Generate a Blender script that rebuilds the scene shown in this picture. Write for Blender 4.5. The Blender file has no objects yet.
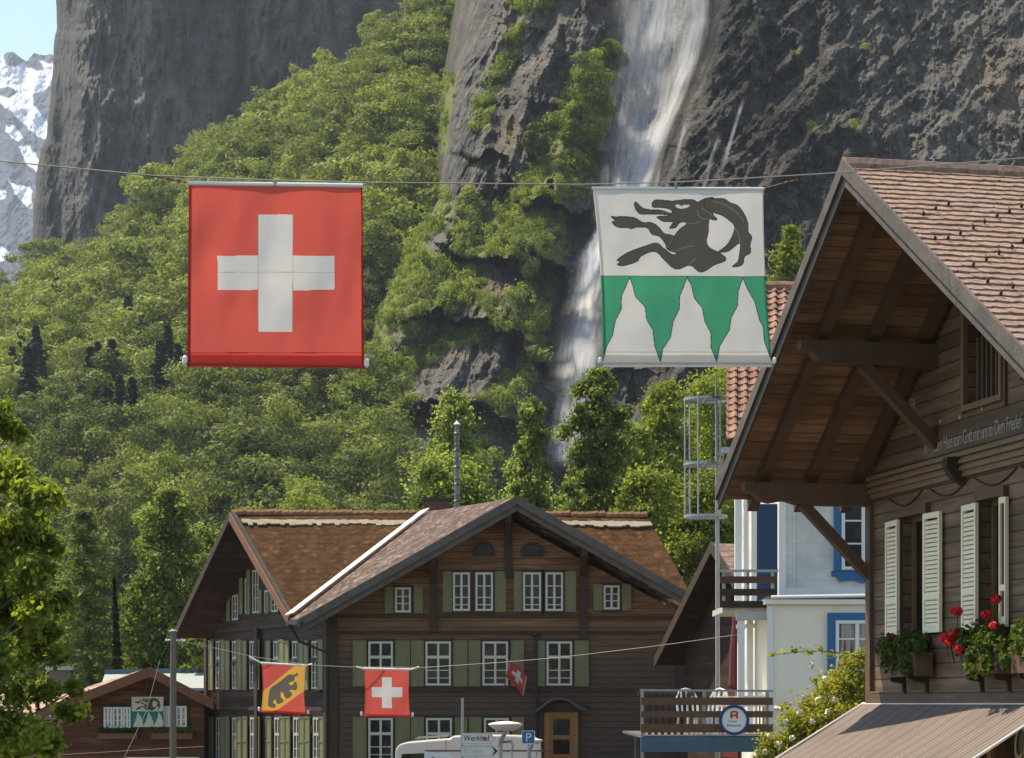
import bpy, math, random
import numpy as np
from mathutils import Vector, Matrix, noise as mnoise
random.seed(7); RNG = np.random.default_rng(11)
S = bpy.context.scene; COL = S.collection
# ------------------------------------------------------------ camera, sky, sun, exposure
F, HY, CX, CZ = 2200.0, 703.0, 512.0, 3.0
cam = bpy.data.cameras.new('camera'); camo = bpy.data.objects.new('camera', cam); COL.objects.link(camo)
camo.location = (0, 0, CZ); camo.rotation_euler = (math.radians(90), 0, 0)
cam.sensor_width = 36; cam.lens = 36 * F / 1024; cam.shift_y = (HY - 379) / 1024
cam.clip_start = .1; cam.clip_end = 20000
S.camera = camo
SUN_AZ = math.atan2(-.84, .54)        # measured from +Y towards +X
SUN_EL = math.radians(60)
w = bpy.data.worlds.new('World'); S.world = w; w.use_nodes = True
nt = w.node_tree; nt.nodes.clear()
sky = nt.nodes.new('ShaderNodeTexSky'); sky.sky_type = 'NISHITA'; sky.sun_disc = False
sky.sun_elevation = SUN_EL; sky.sun_rotation = SUN_AZ; sky.dust_density = .3; sky.air_density = 1.0; sky.ozone_density = 1.6; sky.altitude = 800
bg = nt.nodes.new('ShaderNodeBackground'); bg.inputs[1].default_value = .14
ow = nt.nodes.new('ShaderNodeOutputWorld'); nt.links.new(sky.outputs[0], bg.inputs[0]); nt.links.new(bg.outputs[0], ow.inputs[0])
sl = bpy.data.lights.new('sun', 'SUN'); sl.energy = 4.4; sl.angle = math.radians(.5); sl.color = (1, .93, .82)
so = bpy.data.objects.new('sun', sl); COL.objects.link(so)
sd = Vector((math.sin(SUN_AZ) * math.cos(SUN_EL), math.cos(SUN_AZ) * math.cos(SUN_EL), math.sin(SUN_EL)))
so.rotation_euler = sd.to_track_quat('Z', 'Y').to_euler(); so.location = (0, 0, 50)
S.view_settings.view_transform = 'Standard'; S.view_settings.look = 'None'
S.view_settings.use_white_balance = True; S.view_settings.white_balance_temperature = 7350; S.view_settings.white_balance_tint = 10
S.view_settings.exposure = 1.0; S.view_settings.gamma = 1; S.view_settings.use_curve_mapping = False
S.render.engine = 'CYCLES'; S.cycles.use_denoising = True
S.cycles.max_bounces = 6; S.cycles.transparent_max_bounces = 12; S.cycles.volume_bounces = 0

def P(px, py, d): return Vector(((px - CX) / F * d, d, CZ + (HY - py) / F * d))

# ------------------------------------------------------------ object helpers
def tag(o, label=None, cat=None, group=None, kind=None):
    if label: o['label'] = label
    if cat: o['category'] = cat
    if group: o['group'] = group
    if kind: o['kind'] = kind
    return o
def thing(name, loc, label, cat, group=None):
    o = bpy.data.objects.new(name, None); COL.objects.link(o); o.location = Vector(loc); o.empty_display_size = .3
    return tag(o, label, cat, group)
def world_loc(o):
    v = Vector(o.location)
    while o.parent: o = o.parent; v = v + Vector(o.location)
    return v
def link(name, me, parent, c):
    o = bpy.data.objects.new(name, me); COL.objects.link(o)
    if parent: o.parent = parent; o.location = c - world_loc(parent)
    else: o.location = c
    return o
class MB:
    def __init__(s): s.v = []; s.f = []; s.m = []; s.mi = 0
    def add(s, vs, fs):
        b = len(s.v); s.v += [Vector(x) for x in vs]; s.f += [tuple(b + i for i in f) for f in fs]; s.m += [s.mi] * len(fs)
    def hexa(s, a, b):   # two quads, a[i] joins b[i]
        s.add(list(a) + list(b), [(3, 2, 1, 0), (4, 5, 6, 7), (0, 1, 5, 4), (1, 2, 6, 5), (2, 3, 7, 6), (3, 0, 4, 7)])
    def box(s, O, A, B, C, a, b, c):
        O, A, B, C = map(Vector, (O, A, B, C))
        q = lambda i, j, k: O + A * a[i] + B * b[j] + C * c[k]
        s.hexa([q(0, 0, 0), q(1, 0, 0), q(1, 1, 0), q(0, 1, 0)], [q(0, 0, 1), q(1, 0, 1), q(1, 1, 1), q(0, 1, 1)])
    def prism(s, poly, d):
        n = len(poly); d = Vector(d); poly = [Vector(p) for p in poly]
        s.add(poly + [p + d for p in poly], [tuple(range(n))[::-1], tuple(range(n, 2 * n))] + [(i, (i + 1) % n, n + (i + 1) % n, n + i) for i in range(n)])
    def bar(s, p, q, wd, ht, up=(0, 0, 1)):
        p, q = Vector(p), Vector(q); t = (q - p).normalized(); sd_ = t.cross(Vector(up))
        if sd_.length < 1e-4: sd_ = t.cross(Vector((1, 0, 0)))
        sd_.normalize(); u = sd_.cross(t).normalized()
        c = [(-1, -1), (1, -1), (1, 1), (-1, 1)]
        s.hexa([p + sd_ * (a * wd / 2) + u * (b * ht / 2) for a, b in c], [q + sd_ * (a * wd / 2) + u * (b * ht / 2) for a, b in c])
    def tube(s, pts, r, n=8, cap=True):
        pts = [Vector(p) for p in pts]; rs = r if isinstance(r, (list, tuple)) else [r] * len(pts)
        b = len(s.v); ref = Vector((.31, .17, .93)); rings = []
        for i, p in enumerate(pts):
            t = (pts[min(i + 1, len(pts) - 1)] - pts[max(i - 1, 0)]).normalized()
            a = t.cross(ref)
            if a.length < .05: a = t.cross(Vector((1, 0, 0)))
            a.normalize(); c = t.cross(a)
            s.v += [p + (a * math.cos(k * 2 * math.pi / n) + c * math.sin(k * 2 * math.pi / n)) * rs[i] for k in range(n)]
        fs = []
        for i in range(len(pts) - 1):
            for k in range(n):
                fs.append((b + i * n + k, b + i * n + (k + 1) % n, b + (i + 1) * n + (k + 1) % n, b + (i + 1) * n + k))
        if cap: fs += [tuple(b + k for k in range(n))[::-1], tuple(b + (len(pts) - 1) * n + k for k in range(n))]
        s.f += fs; s.m += [s.mi] * len(fs)
    def lathe(s, O, prof, n=20, sx=1, sy=1):
        O = Vector(O); b = len(s.v)
        for r, z in prof: s.v += [O + Vector((r * math.cos(k * 2 * math.pi / n) * sx, r * math.sin(k * 2 * math.pi / n) * sy, z)) for k in range(n)]
        fs = [(b + i * n + k, b + i * n + (k + 1) % n, b + (i + 1) * n + (k + 1) % n, b + (i + 1) * n + k) for i in range(len(prof) - 1) for k in range(n)]
        fs += [tuple(b + k for k in range(n))[::-1], tuple(b + (len(prof) - 1) * n + k for k in range(n))]
        s.f += fs; s.m += [s.mi] * len(fs)
    def build(s, name, mats, parent=None, smooth=False, bevel=0):
        if not isinstance(mats, (list, tuple)): mats = [mats]
        vs = np.array([tuple(v) for v in s.v]); lo, hi = vs.min(0), vs.max(0)
        c = Vector(((lo[0] + hi[0]) / 2, (lo[1] + hi[1]) / 2, lo[2]))
        me = bpy.data.meshes.new(name); me.from_pydata([tuple(v - c) for v in s.v], [], s.f)
        for m in mats: me.materials.append(m)
        me.polygons.foreach_set('material_index', s.m)
        if smooth: me.polygons.foreach_set('use_smooth', [True] * len(me.polygons))
        me.update()
        import bmesh
        if len(s.f) < 6000:
            bm = bmesh.new(); bm.from_mesh(me); bmesh.ops.recalc_face_normals(bm, faces=bm.faces); bm.to_mesh(me); bm.free()
        o = link(name, me, parent, c)
        if bevel:
            md = o.modifiers.new('b', 'BEVEL'); md.width = bevel; md.segments = 2; md.limit_method = 'ANGLE'
        return o
def npmesh(name, v, q, mat, parent=None, attr=None, smooth=False, mi=None):
    v = np.asarray(v, dtype=np.float64); q = np.asarray(q, dtype=np.int32)
    lo, hi = v.min(0), v.max(0); c = np.array([(lo[0] + hi[0]) / 2, (lo[1] + hi[1]) / 2, lo[2]])
    k = q.shape[1]; me = bpy.data.meshes.new(name)
    me.vertices.add(len(v)); me.vertices.foreach_set('co', (v - c).astype(np.float32).ravel())
    me.loops.add(q.size); me.loops.foreach_set('vertex_index', q.ravel())
    me.polygons.add(len(q)); me.polygons.foreach_set('loop_start', np.arange(0, q.size, k, dtype=np.int32))
    try: me.polygons.foreach_set('loop_total', np.full(len(q), k, dtype=np.int32))
    except Exception: pass
    for m in (mat if isinstance(mat, (list, tuple)) else [mat]): me.materials.append(m)
    if mi is not None: me.polygons.foreach_set('material_index', np.asarray(mi, dtype=np.int32))
    me.polygons.foreach_set('use_smooth', np.full(len(q), smooth))
    if attr is not None:
        for nm, a in attr.items():
            at = me.attributes.new(nm, 'FLOAT', 'POINT'); at.data.foreach_set('value', np.asarray(a, dtype=np.float32).ravel())
    me.update(calc_edges=True)
    return link(name, me, parent, Vector(c))
def copy_tree(o, parent=None):
    c = o.copy(); COL.objects.link(c)
    if parent: c.parent = parent
    for ch in [x for x in bpy.data.objects if x.parent == o]: copy_tree(ch, c)
    return c

# ------------------------------------------------------------ material helpers
class NT:
    def __init__(s, name):
        s.m = bpy.data.materials.new(name); s.m.use_nodes = True; s.t = s.m.node_tree; s.t.nodes.clear()
        s.out = s.t.nodes.new('ShaderNodeOutputMaterial')
    def n(s, kind, **kw):
        nd = s.t.nodes.new('ShaderNode' + kind)
        for k, v in kw.items(): setattr(nd, k, v)
        return nd
    def put(s, sock, v):
        if isinstance(v, bpy.types.NodeSocket): s.t.links.new(v, sock)
        elif isinstance(v, (tuple, list)) and len(v) == 3 and sock.type == 'RGBA': sock.default_value = (*v, 1)
        else: sock.default_value = v
    def math(s, op, a, b=0.0, c=None, clamp=False):
        nd = s.n('Math', operation=op, use_clamp=clamp); s.put(nd.inputs[0], a); s.put(nd.inputs[1], b)
        if c is not None: s.put(nd.inputs[2], c)
        return nd.outputs[0]
    def mix(s, f, a, b, mode='MIX'):
        nd = s.n('MixRGB', blend_type=mode); s.put(nd.inputs[0], f); s.put(nd.inputs[1], a); s.put(nd.inputs[2], b); return nd.outputs[0]
    def pos(s): return s.n('NewGeometry').outputs['Position']
    def mapping(s, vec, scale=(1, 1, 1), rot=(0, 0, 0), loc=(0, 0, 0)):
        nd = s.n('Mapping'); s.put(nd.inputs['Vector'], vec); nd.inputs['Scale'].default_value = scale; nd.inputs['Rotation'].default_value = rot; nd.inputs['Location'].default_value = loc
        return nd.outputs[0]
    def noise(s, vec, scale=1, detail=4, rough=.55):
        nd = s.n('TexNoise'); s.put(nd.inputs['Vector'], vec); nd.inputs['Scale'].default_value = scale; nd.inputs['Detail'].default_value = detail; nd.inputs['Roughness'].default_value = rough
        return nd.outputs[0]
    def ramp(s, f, a, b): # smoothstep a..b to 0..1
        nd = s.n('MapRange', interpolation_type='SMOOTHSTEP'); s.put(nd.inputs[0], f); nd.inputs[1].default_value = a; nd.inputs[2].default_value = b; return nd.outputs[0]
    def sep(s, vec):
        nd = s.n('SeparateXYZ'); s.put(nd.inputs[0], vec); return nd.outputs
    def bump(s, h, st=.3, dist=.02):
        nd = s.n('Bump'); nd.inputs['Strength'].default_value = st; nd.inputs['Distance'].default_value = dist; s.put(nd.inputs['Height'], h); return nd.outputs[0]
    def bsdf(s, col, rough=.7, normal=None, metallic=0, spec=.4, **kw):
        nd = s.n('BsdfPrincipled'); s.put(nd.inputs['Base Color'], col); s.put(nd.inputs['Roughness'], rough); nd.inputs['Metallic'].default_value = metallic
        nd.inputs['Specular IOR Level'].default_value = spec
        if normal is not None: s.put(nd.inputs['Normal'], normal)
        return nd.outputs[0]
    def done(s, sh): s.t.links.new(sh, s.out.inputs['Surface']); return s.m
def pm(name, col, rough=.7, var=.25, sc=3.0, bump=.15, metallic=0, spec=.35, stretch=(1, 1, 1), dirt=0):
    t = NT(name); p = t.mapping(t.pos(), stretch)
    n1 = t.noise(p, sc, 5); n2 = t.noise(p, sc * 7, 3)
    f = t.math('MULTIPLY_ADD', n1, var * 2, 1 - var); f = t.math('MULTIPLY_ADD', n2, var, t.math('SUBTRACT', f, var / 2))
    cv = t.n('CombineXYZ'); [t.put(cv.inputs[i], f) for i in range(3)]
    c = t.mix(1, col, cv.outputs[0], 'MULTIPLY')
    if dirt:
        c = t.mix(t.math('MULTIPLY', t.ramp(n1, .5, .75), dirt), c, (.12, .1, .08))
    return t.done(t.bsdf(c, rough, t.bump(n2, bump, .01), metallic, spec))
def plankmat(name, c1, c2, ang=0, axis='Z', wd=.16, line=.06, grey=None, rough=.75, gz=None, zz=None):
    """boards: x runs along ang; the board width is measured along Z or across (Y)"""
    t = NT(name); p = t.mapping(t.pos(), rot=(0, 0, -ang)); xyz = t.sep(p)
    k = t.math('DIVIDE', xyz['Z' if axis == 'Z' else 'Y'], wd)
    fl = t.math('FLOOR', k); fr = t.math('FRACT', k)
    wn = t.n('TexWhiteNoise', noise_dimensions='1D'); t.put(wn.inputs['W'], fl)
    off = t.n('CombineXYZ'); t.put(off.inputs[0], t.math('MULTIPLY', wn.outputs[0], 37)); 
    pv = t.n('VectorMath', operation='ADD'); t.put(pv.inputs[0], p); t.put(pv.inputs[1], off.outputs[0])
    g = t.noise(t.mapping(pv.outputs[0], (.8, 14, 14)), 1.6, 5, .65)
    big = t.noise(p, .45, 3)
    c = t.mix(t.ramp(g, .3, .75), c1, c2)
    c = t.mix(t.math('MULTIPLY', wn.outputs[0], .6), c, tuple(x * .4 for x in c1)); pt_ = t.noise(t.mapping(p, (.35, 1, 3)), 1.1, 4, .7); c = t.mix(t.math('MULTIPLY', t.ramp(pt_, .48, .7), .55), c, tuple(x * 1.35 + .02 for x in c2))
    if grey: c = t.mix(t.ramp(big, .42, .62), c, grey)
    if gz:  # weathered shades by height on the wall (sheltered boards stay warm)
        c = t.mix(t.math('MULTIPLY', t.ramp(t.math('ADD', xyz['Z'], t.math('MULTIPLY', big, 1.5)), gz[0], gz[1]), 1), gz[2], c)
    seam = t.math('LESS_THAN', fr, line)
    c = t.mix(t.math('MULTIPLY', seam, .8), c, tuple(x * .15 for x in c1))
    h = t.math('ADD', t.math('MULTIPLY', seam, -1), t.math('MULTIPLY', g, .35))
    return t.done(t.bsdf(c, rough, t.bump(h, .6, .012), 0, .25))
def leafmat(name, col, col2, tr=.45, scale=.5, sp=.12):
    t = NT(name); p = t.pos(); n1 = t.noise(p, scale, 3)
    a = t.n('Attribute', attribute_name='rnd', attribute_type='GEOMETRY')
    oi = t.n('ObjectInfo')
    c = t.mix(t.ramp(t.math('ADD', t.math('MULTIPLY', n1, .4), t.math('MULTIPLY', a.outputs['Fac'], .6)), .25, .72), col, col2)
    c = t.mix(t.math('MULTIPLY', t.ramp(oi.outputs['Random'], .55, .1), .4), c, tuple(x * .6 for x in col)); c = t.mix(t.math('MULTIPLY', t.ramp(oi.outputs['Random'], .7, .95), .5), c, tuple(x * 1.12 for x in col2))
    d = t.bsdf(c, .6, None, 0, sp)
    tl = t.n('BsdfTranslucent'); t.put(tl.inputs[0], t.mix(1, c, (1.15, 1.25, .55), 'MULTIPLY'))
    mx = t.n('MixShader'); mx.inputs[0].default_value = tr; t.t.links.new(d, mx.inputs[1]); t.t.links.new(tl.outputs[0], mx.inputs[2])
    return t.done(mx.outputs[0])
def clothmat(name, col, tr=.5, var=.08):
    t = NT(name); p = t.pos(); n1 = t.noise(p, 6, 4); wv = t.noise(t.mapping(p, (1, 1, 9)), 60, 2)
    f = t.math('ADD', t.math('MULTIPLY', n1, var * 2), t.math('ADD', t.math('MULTIPLY', wv, var), 1 - var * 1.5))
    cv = t.n('CombineXYZ'); [t.put(cv.inputs[i], f) for i in range(3)]
    c = t.mix(1, col, cv.outputs[0], 'MULTIPLY')
    d = t.n('BsdfDiffuse'); t.put(d.inputs[0], c); t.put(d.inputs['Normal'], t.bump(t.noise(p, 9, 3), .05, .004))
    tl = t.n('BsdfTranslucent'); t.put(tl.inputs[0], c)
    mx = t.n('MixShader'); mx.inputs[0].default_value = tr; t.t.links.new(d.outputs[0], mx.inputs[1]); t.t.links.new(tl.outputs[0], mx.inputs[2])
    return t.done(mx.outputs[0])

M = {}
M['framew'] = pm('cream_window_paint', (.50, .48, .41), .6, .15, 3, .05)
M['greyedwhite'] = pm('greyed_white_paint', (.42, .40, .34), .6, .2, 2, .05)  # white greyed down; shade on the side wall frames put into the colour
M['white'] = pm('white_paint', (.72, .71, .66), .55, .1, 2, .05)
M['cream'] = pm('cream_paint', (.80, .70, .49), .55, .12, 4, .05)
M['olive'] = pm('olive_paint', (.155, .15, .07), .65, .25, 5, .1, stretch=(1, 1, .3))
M['blue'] = pm('blue_paint', (.015, .13, .27), .5, .2, 4, .05)
M['darkblue'] = pm('dark_blue_paint', (.01, .045, .10), .5, .2, 4, .05)
M['teal'] = pm('teal_paint', (.06, .12, .14), .6, .25, 4, .1)
M['metal'] = pm('grey_metal', (.32, .32, .31), .45, .15, 5, .05, metallic=.7)
M['flue'] = pm('flecked_metal', (.16, .155, .14), .5, .9, 4, .3, metallic=.6)
M['polewood'] = pm('weathered_pole', (.15, .13, .09), .8, .2, 4, .2, stretch=(3, 3, .3))
M['dark'] = pm('dark_iron', (.02, .02, .02), .5, .2, 4, .05)
M['glass'] = None
t = NT('dark_glass'); n_ = t.noise(t.pos(), 1.7, 3); M['glass'] = t.done(t.bsdf(t.mix(t.ramp(n_, .45, .65), (.006, .007, .005), (.03, .04, .02)), .12, None, 0, .18))
t = NT('curtained_glass'); n_ = t.noise(t.mapping(t.pos(), (9, 9, .6)), 1.7, 3); M['curtain'] = t.done(t.bsdf(t.mix(t.ramp(n_, .35, .6), (.06, .05, .04), (.38, .33, .28)), .2, None, 0, .5))
WOOD_D, WOOD_W = (.055, .03, .017), (.13, .065, .03)
M['mainwall'] = plankmat('weathered_plank_wall', (.135, .065, .028), (.28, .14, .065), 0, 'Z', .2, .09, gz=(4.6, 7.2, (.085, .056, .038)))
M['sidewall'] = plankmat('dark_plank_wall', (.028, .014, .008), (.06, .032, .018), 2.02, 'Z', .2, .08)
M['brownwall'] = plankmat('red_brown_plank_wall', (.10, .035, .015), (.18, .07, .03), 0, 'Z', .22, .06)
M['beam'] = pm('dark_beam', (.045, .027, .016), .8, .35, 3, .3, stretch=(1, 1, 1))
M['rake'] = pm('grey_weathered_board', (.095, .08, .068), .85, .6, 4, .5, stretch=(1, 1, 1))
M['redboard'] = pm('red_brown_board', (.17, .07, .035), .75, .25, 3, .2)
M['yellowwood'] = pm('varnished_door_wood', (.27, .12, .03), .5, .2, 3, .1, stretch=(6, 6, .6))
M['pink'] = pm('red_soffit_paint', (.13, .018, .015), .6, .2, 3, .1)
M['asphalt'] = pm('asphalt', (.05, .05, .05), .9, .3, 1.5, .3)

# ------------------------------------------------------------ noise for terrain
def vnoise(x, y, seed):
    xi = np.floor(x).astype(np.int64); yi = np.floor(y).astype(np.int64); xf = x - xi; yf = y - yi
    def h(a, b):
        k = (a * 374761393 + b * 668265263 + seed * 974634777) & 0xffffffff
        k = ((k ^ (k >> 13)) * 1274126177) & 0xffffffff
        return ((k ^ (k >> 16)) & 0xffff) / 65535.0
    u = xf * xf * (3 - 2 * xf); v = yf * yf * (3 - 2 * yf)
    return (h(xi, yi) * (1 - u) + h(xi + 1, yi) * u) * (1 - v) + (h(xi, yi + 1) * (1 - u) + h(xi + 1, yi + 1) * u) * v
def fbm(x, y, seed, oct=5, g=.5):
    a, s, tot = 1, 0, 0
    for o in range(oct): s = s + a * vnoise(x * 2 ** o, y * 2 ** o, seed + o); tot += a; a *= g
    return s / tot
def ridged(x, y, seed, oct=5, g=.55):
    a, s, tot = 1, 0, 0
    for o in range(oct): s = s + a * (1 - np.abs(2 * vnoise(x * 2 ** o, y * 2 ** o, seed + o) - 1)); tot += a; a *= g
    return s / tot
def sst(x, a, b): t_ = np.clip((x - a) / (b - a), 0, 1); return t_ * t_ * (3 - 2 * t_)
def gridfaces(nr, nc, off=0):
    i = np.arange(nr * nc).reshape(nr, nc) + off
    return np.stack([i[:-1, :-1], i[1:, :-1], i[1:, 1:], i[:-1, 1:]], -1).reshape(-1, 4)
def W3(x, y, d): return np.stack([(x - CX) / F * d, d, CZ + (HY - y) / F * d], -1)

# ============================================================ SETTING
# ground
t = NT('village_ground'); n_ = t.noise(t.pos(), .05, 5)
gm = t.done(t.bsdf(t.mix(t.ramp(n_, .4, .6), (.09, .10, .04), (.13, .12, .10)), .9, None, 0, .2))
g = MB(); g.add([(-6000, -1500, -.02), (6000, -1500, -.02), (6000, 9000, -.02), (-6000, 9000, -.02)], [(0, 1, 2, 3)])
tag(g.build('ground', gm), kind='structure')
g = MB(); g.add([(-12, -40, 0), (5.5, -40, 0), (5.5, 60, 0), (-12, 60, 0)], [(0, 1, 2, 3)])
tag(g.build('road', M['asphalt']), kind='structure')

# mountainside: wooded slope on the left, rock wall on the right
RX = [-500, -100, 0, 33, 60, 100, 146, 213, 276, 319, 340, 370, 400, 455, 500]
RY = [560, 340, 268, 246, 236, 214, 166, 123, 90, 56, 53, 12, -10, -30, -60]
def ridge_y(x): return np.interp(x, RX, RY) + 34 + 14 * np.exp(-((x - 130) / 70) ** 2)
YB = [-80, 60, 100, 200, 260, 320, 400, 440, 500, 640]; XB = [470, 447, 440, 437, 402, 374, 366, 372, 380, 392]
YW = [-80, 0, 100, 180, 240, 350, 500, 640]; XW = [668, 660, 645, 630, 602, 582, 562, 555]
YD = [-80, 0, 90, 130, 185, 260, 640]; XD = [712, 706, 690, 668, 645, 640, 640]
def hill_D(x, y):
    s = np.clip((600 - y) / (600 - ridge_y(np.minimum(x, 470))), 0, 1.05)
    d = 270 + 290 * s ** 1.05
    return d + (fbm(x / 60, y / 60, 3) - .5) * 28 * np.clip(s * 3, 0, 1)
def cliff_D(x, y):
    d = 330 + 95 * np.clip((560 - y) / 620, -.1, 1.1)
    xw = np.interp(y, YW, XW); xb = np.interp(y, YB, XB); xd = np.interp(y, YD, XD)
    d = d + 13 * np.exp(-((x - xw) / 40) ** 2)                       # gully of the fall
    d = d - 15 * sst(x - xd, -8, 26)                                  # dark buttress right of it
    d = d - 8 * np.exp(-((x - xb - 22) / 26) ** 2) * sst(y, 560, 300)  # leading rib on the left
    wv = (fbm(x / 50, y / 50, 21) - .5) * 60
    # left part: slabs dipping to the lower left, seen as up-right ribs and vegetated ledges
    q = (x * .80 + y * .42 + wv) / 62
    tri = q - np.floor(q)
    left = 1 - sst(x - xd, -20, 30)
    d = d - left * 5 * np.sin(tri * math.pi)
    q2 = (x * .30 - y * .9 + wv * 1.5) / 75; tri2 = q2 - np.floor(q2)
    lw = left * sst(y, 90, 190) * sst(x - xb, 0, 60)
    d = d + lw * 11 * (tri2 - .5)
    # right part: diagonal fluting
    r1 = ridged((x * .75 + y * .66 + wv * .3) / 46, (x * .66 - y * .75) / 190, 31, 6, .62)
    d = d - (1 - left) * (13 - 6 * sst(x, 820, 960)) * r1
    d = d - (ridged(x / 34 + wv / 90, y / 70, 41, 6, .62) - .5) * (5 + 4 * left)
    d = d - (fbm(x / 9, y / 12, 51, 4, .6) - .5) * 4
    d = d + (hill_D(np.minimum(x, 470), y) - d) * .5 * np.exp(-np.clip(x - xb, 0, 999) / 26)
    d = d - left * 9 * (ridged((x * .93 + y * .36 + wv * .4) / 30, (y * .93 - x * .36) / 130, 61, 6, .6) - .5)
    return d
x0, x1, y0, y1, st = -420, 1330, -90, 735, 1.5
xs = np.concatenate([np.arange(x0, -20, 6), np.arange(-20, 1060, st), np.arange(1060, x1, 8)]); ys = np.arange(y0, y1, st)
GX, GY = np.meshgrid(xs, ys)
RYG = ridge_y(GX)
hillx = GX < 478
YY = np.where(hillx, RYG + (GY - y0) / (y1 - y0) * (y1 - RYG), GY)       # left columns are squeezed below the skyline
blend = sst(GX, 440, 500); YY = RYG * 0 + (RYG + (GY - y0) / (y1 - y0) * (y1 - RYG)) * (1 - blend) + GY * blend
XBG = np.interp(YY, YB, XB)
mk = sst(GX - XBG, -5, 7)
DD = hill_D(GX, YY) * (1 - mk) + cliff_D(GX, YY) * mk
V = W3(GX, YY, DD)
# back rows so the skyline has a body behind it
top = V[0].copy(); back = [top + np.array([0, 60. * k, -6. * k]) for k in (2, 1)]
V = np.concatenate([np.stack(back), V], 0); mkA = np.concatenate([mk[:1]] * 2 + [mk], 0)
du = np.gradient(V, axis=1); dv = np.gradient(V, axis=0); nn = np.cross(du, dv); nn /= np.linalg.norm(nn, axis=2, keepdims=True) + 1e-9
nz = np.abs(nn[..., 2])
def blur(a, k=3):
    for _ in range(k): a = (a + np.roll(a, 1, 0) + np.roll(a, -1, 0) + np.roll(a, 1, 1) + np.roll(a, -1, 1)) / 5
    return a
nzb = blur(nz, 6)
PX = np.concatenate([GX[:1]] * 2 + [GX], 0); PY = np.concatenate([YY[:1]] * 2 + [YY], 0)
XDG = np.interp(PY, YD, XD); XWG = np.interp(PY, YW, XW); XBG = np.interp(PY, YB, XB)
vn = fbm(PX / 16, PY / 16, 71, 5, .6)
region = (1 - sst(PX - XDG, -25, 0)) * sst(PY, 20, 120) * (1 - sst(PX, XWG - 52, XWG - 22))
region = region * .8 * (1 - .6 * sst(PX - XBG, 110, 30) * sst(PY, 330, 180))
region = region + .55 * np.exp(-((PX - 840) / 80) ** 2 - ((PY - 90) / 110) ** 2)
# hand-placed green ledges: (x0,y0,x1,y1,width)
def seg(a, b, c, d, wd):
    L2 = (c - a) ** 2 + (d - b) ** 2; tt = np.clip(((PX - a) * (c - a) + (PY - b) * (d - b)) / L2, 0, 1)
    return np.exp(-(((PX - a - tt * (c - a)) ** 2 + (PY - b - tt * (d - b)) ** 2) / wd ** 2))
led = 0
for sgm in [(440, 195, 405, 262, 13), (405, 262, 377, 325, 13), (377, 325, 370, 400, 12), (600, 200, 540, 300, 9), (470, 210, 440, 300, 10), (560, 330, 500, 400, 8), (430, 400, 400, 460, 8)]:
    led = np.maximum(led, seg(*sgm))
for sgm in [(372, 380, 440, 345, 9), (440, 345, 535, 320, 9), (420, 330, 470, 270, 12), (470, 270, 560, 150, 11), (560, 150, 600, 70, 11), (600, 60, 628, 90, 9), (585, 180, 612, 110, 16),
            (480, 120, 520, 30, 8), (520, 4, 560, -4, 12), (535, 320, 545, 260, 14), (505, 245, 560, 180, 9), (440, 290, 400, 230, 8), (555, 190, 590, 160, 12), (400, 400, 388, 470, 9), (450, 80, 440, 150, 7)]:
    led = np.maximum(led, seg(*sgm))
led = led * (1 - sst(PX, XWG - 46, XWG - 24)); slabm = np.maximum(seg(455, 375, 405, 480, 24), seg(500, 345, 455, 385, 16)); led = led * (1 - .9 * slabm); region = region * (1 - slabm); VEG = np.clip(led * 1.25 + region * sst(nzb, .22, .5) * .7 - .25 + (vn - .5) * 1.3, 0, 1); VEG = sst(VEG - .5 * slabm, .22, .5)
VEG = np.where(mkA < .5, 1, VEG)
t = NT('mountain_rock'); p = t.pos()
veg = t.n('Attribute', attribute_name='veg').outputs['Fac']; wet = t.n('Attribute', attribute_name='wet').outputs['Fac']; for_ = t.n('Attribute', attribute_name='wood').outputs['Fac']
n1 = t.noise(t.mapping(p, (1, 1, .45), rot=(0, .35, 0)), .06, 6, .65); n2 = t.noise(t.mapping(p, (1, 1, .3), rot=(0, .5, 0)), .35, 6, .7); n3 = t.noise(p, 1.6, 5, .7)
rk = t.mix(t.ramp(n1, .35, .66), (.052, .049, .043), (.150, .134, .110))
rk = t.mix(t.ramp(n2, .45, .72), rk, (.20, .188, .165))
rk = t.mix(t.math('MULTIPLY', t.ramp(t.noise(p, .05, 3), .55, .68), .6), rk, (.22, .15, .075))
rk = t.mix(t.math('MULTIPLY', t.ramp(n3, .5, .8), .6), rk, (.03, .028, .025))
dk = t.mix(t.ramp(n2, .42, .66), (.020, .018, .015), (.115, .098, .078)); dk = t.mix(t.math('MULTIPLY', t.ramp(n3, .58, .75), .5), dk, (.17, .16, .15))
mo = t.ramp(t.noise(p, .09, 5, .65), .52, .64); dk = t.mix(t.math('MULTIPLY', mo, .5), dk, (.035, .05, .02)); rk = t.mix(wet, rk, dk)
gr = t.mix(t.ramp(n3, .3, .7), (.10, .125, .025), (.24, .26, .065)); rk = t.mix(veg, rk, gr)
rk = t.mix(for_, rk, (.022, .032, .01))
M['rock'] = t.done(t.bsdf(rk, .85, t.bump(t.math('ADD', n2, t.math('MULTIPLY', n3, .35)), 1.0, 2.2), 0, .25))
wetA = sst(PX - XDG, -14, 14) * (1 - .75 * sst(PX - XDG, 110, 230) * sst(PY, 260, -20)) * sst(PX, 960, 800)
wetA = np.clip(wetA + .5 * np.exp(-((PX - XWG) / 22) ** 2), 0, 1)
tag(npmesh('mountainside', V.reshape(-1, 3), gridfaces(V.shape[0], V.shape[1]), M['rock'],
    attr={'veg': VEG, 'wet': wetA, 'wood': 1 - mkA}), kind='structure')
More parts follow.
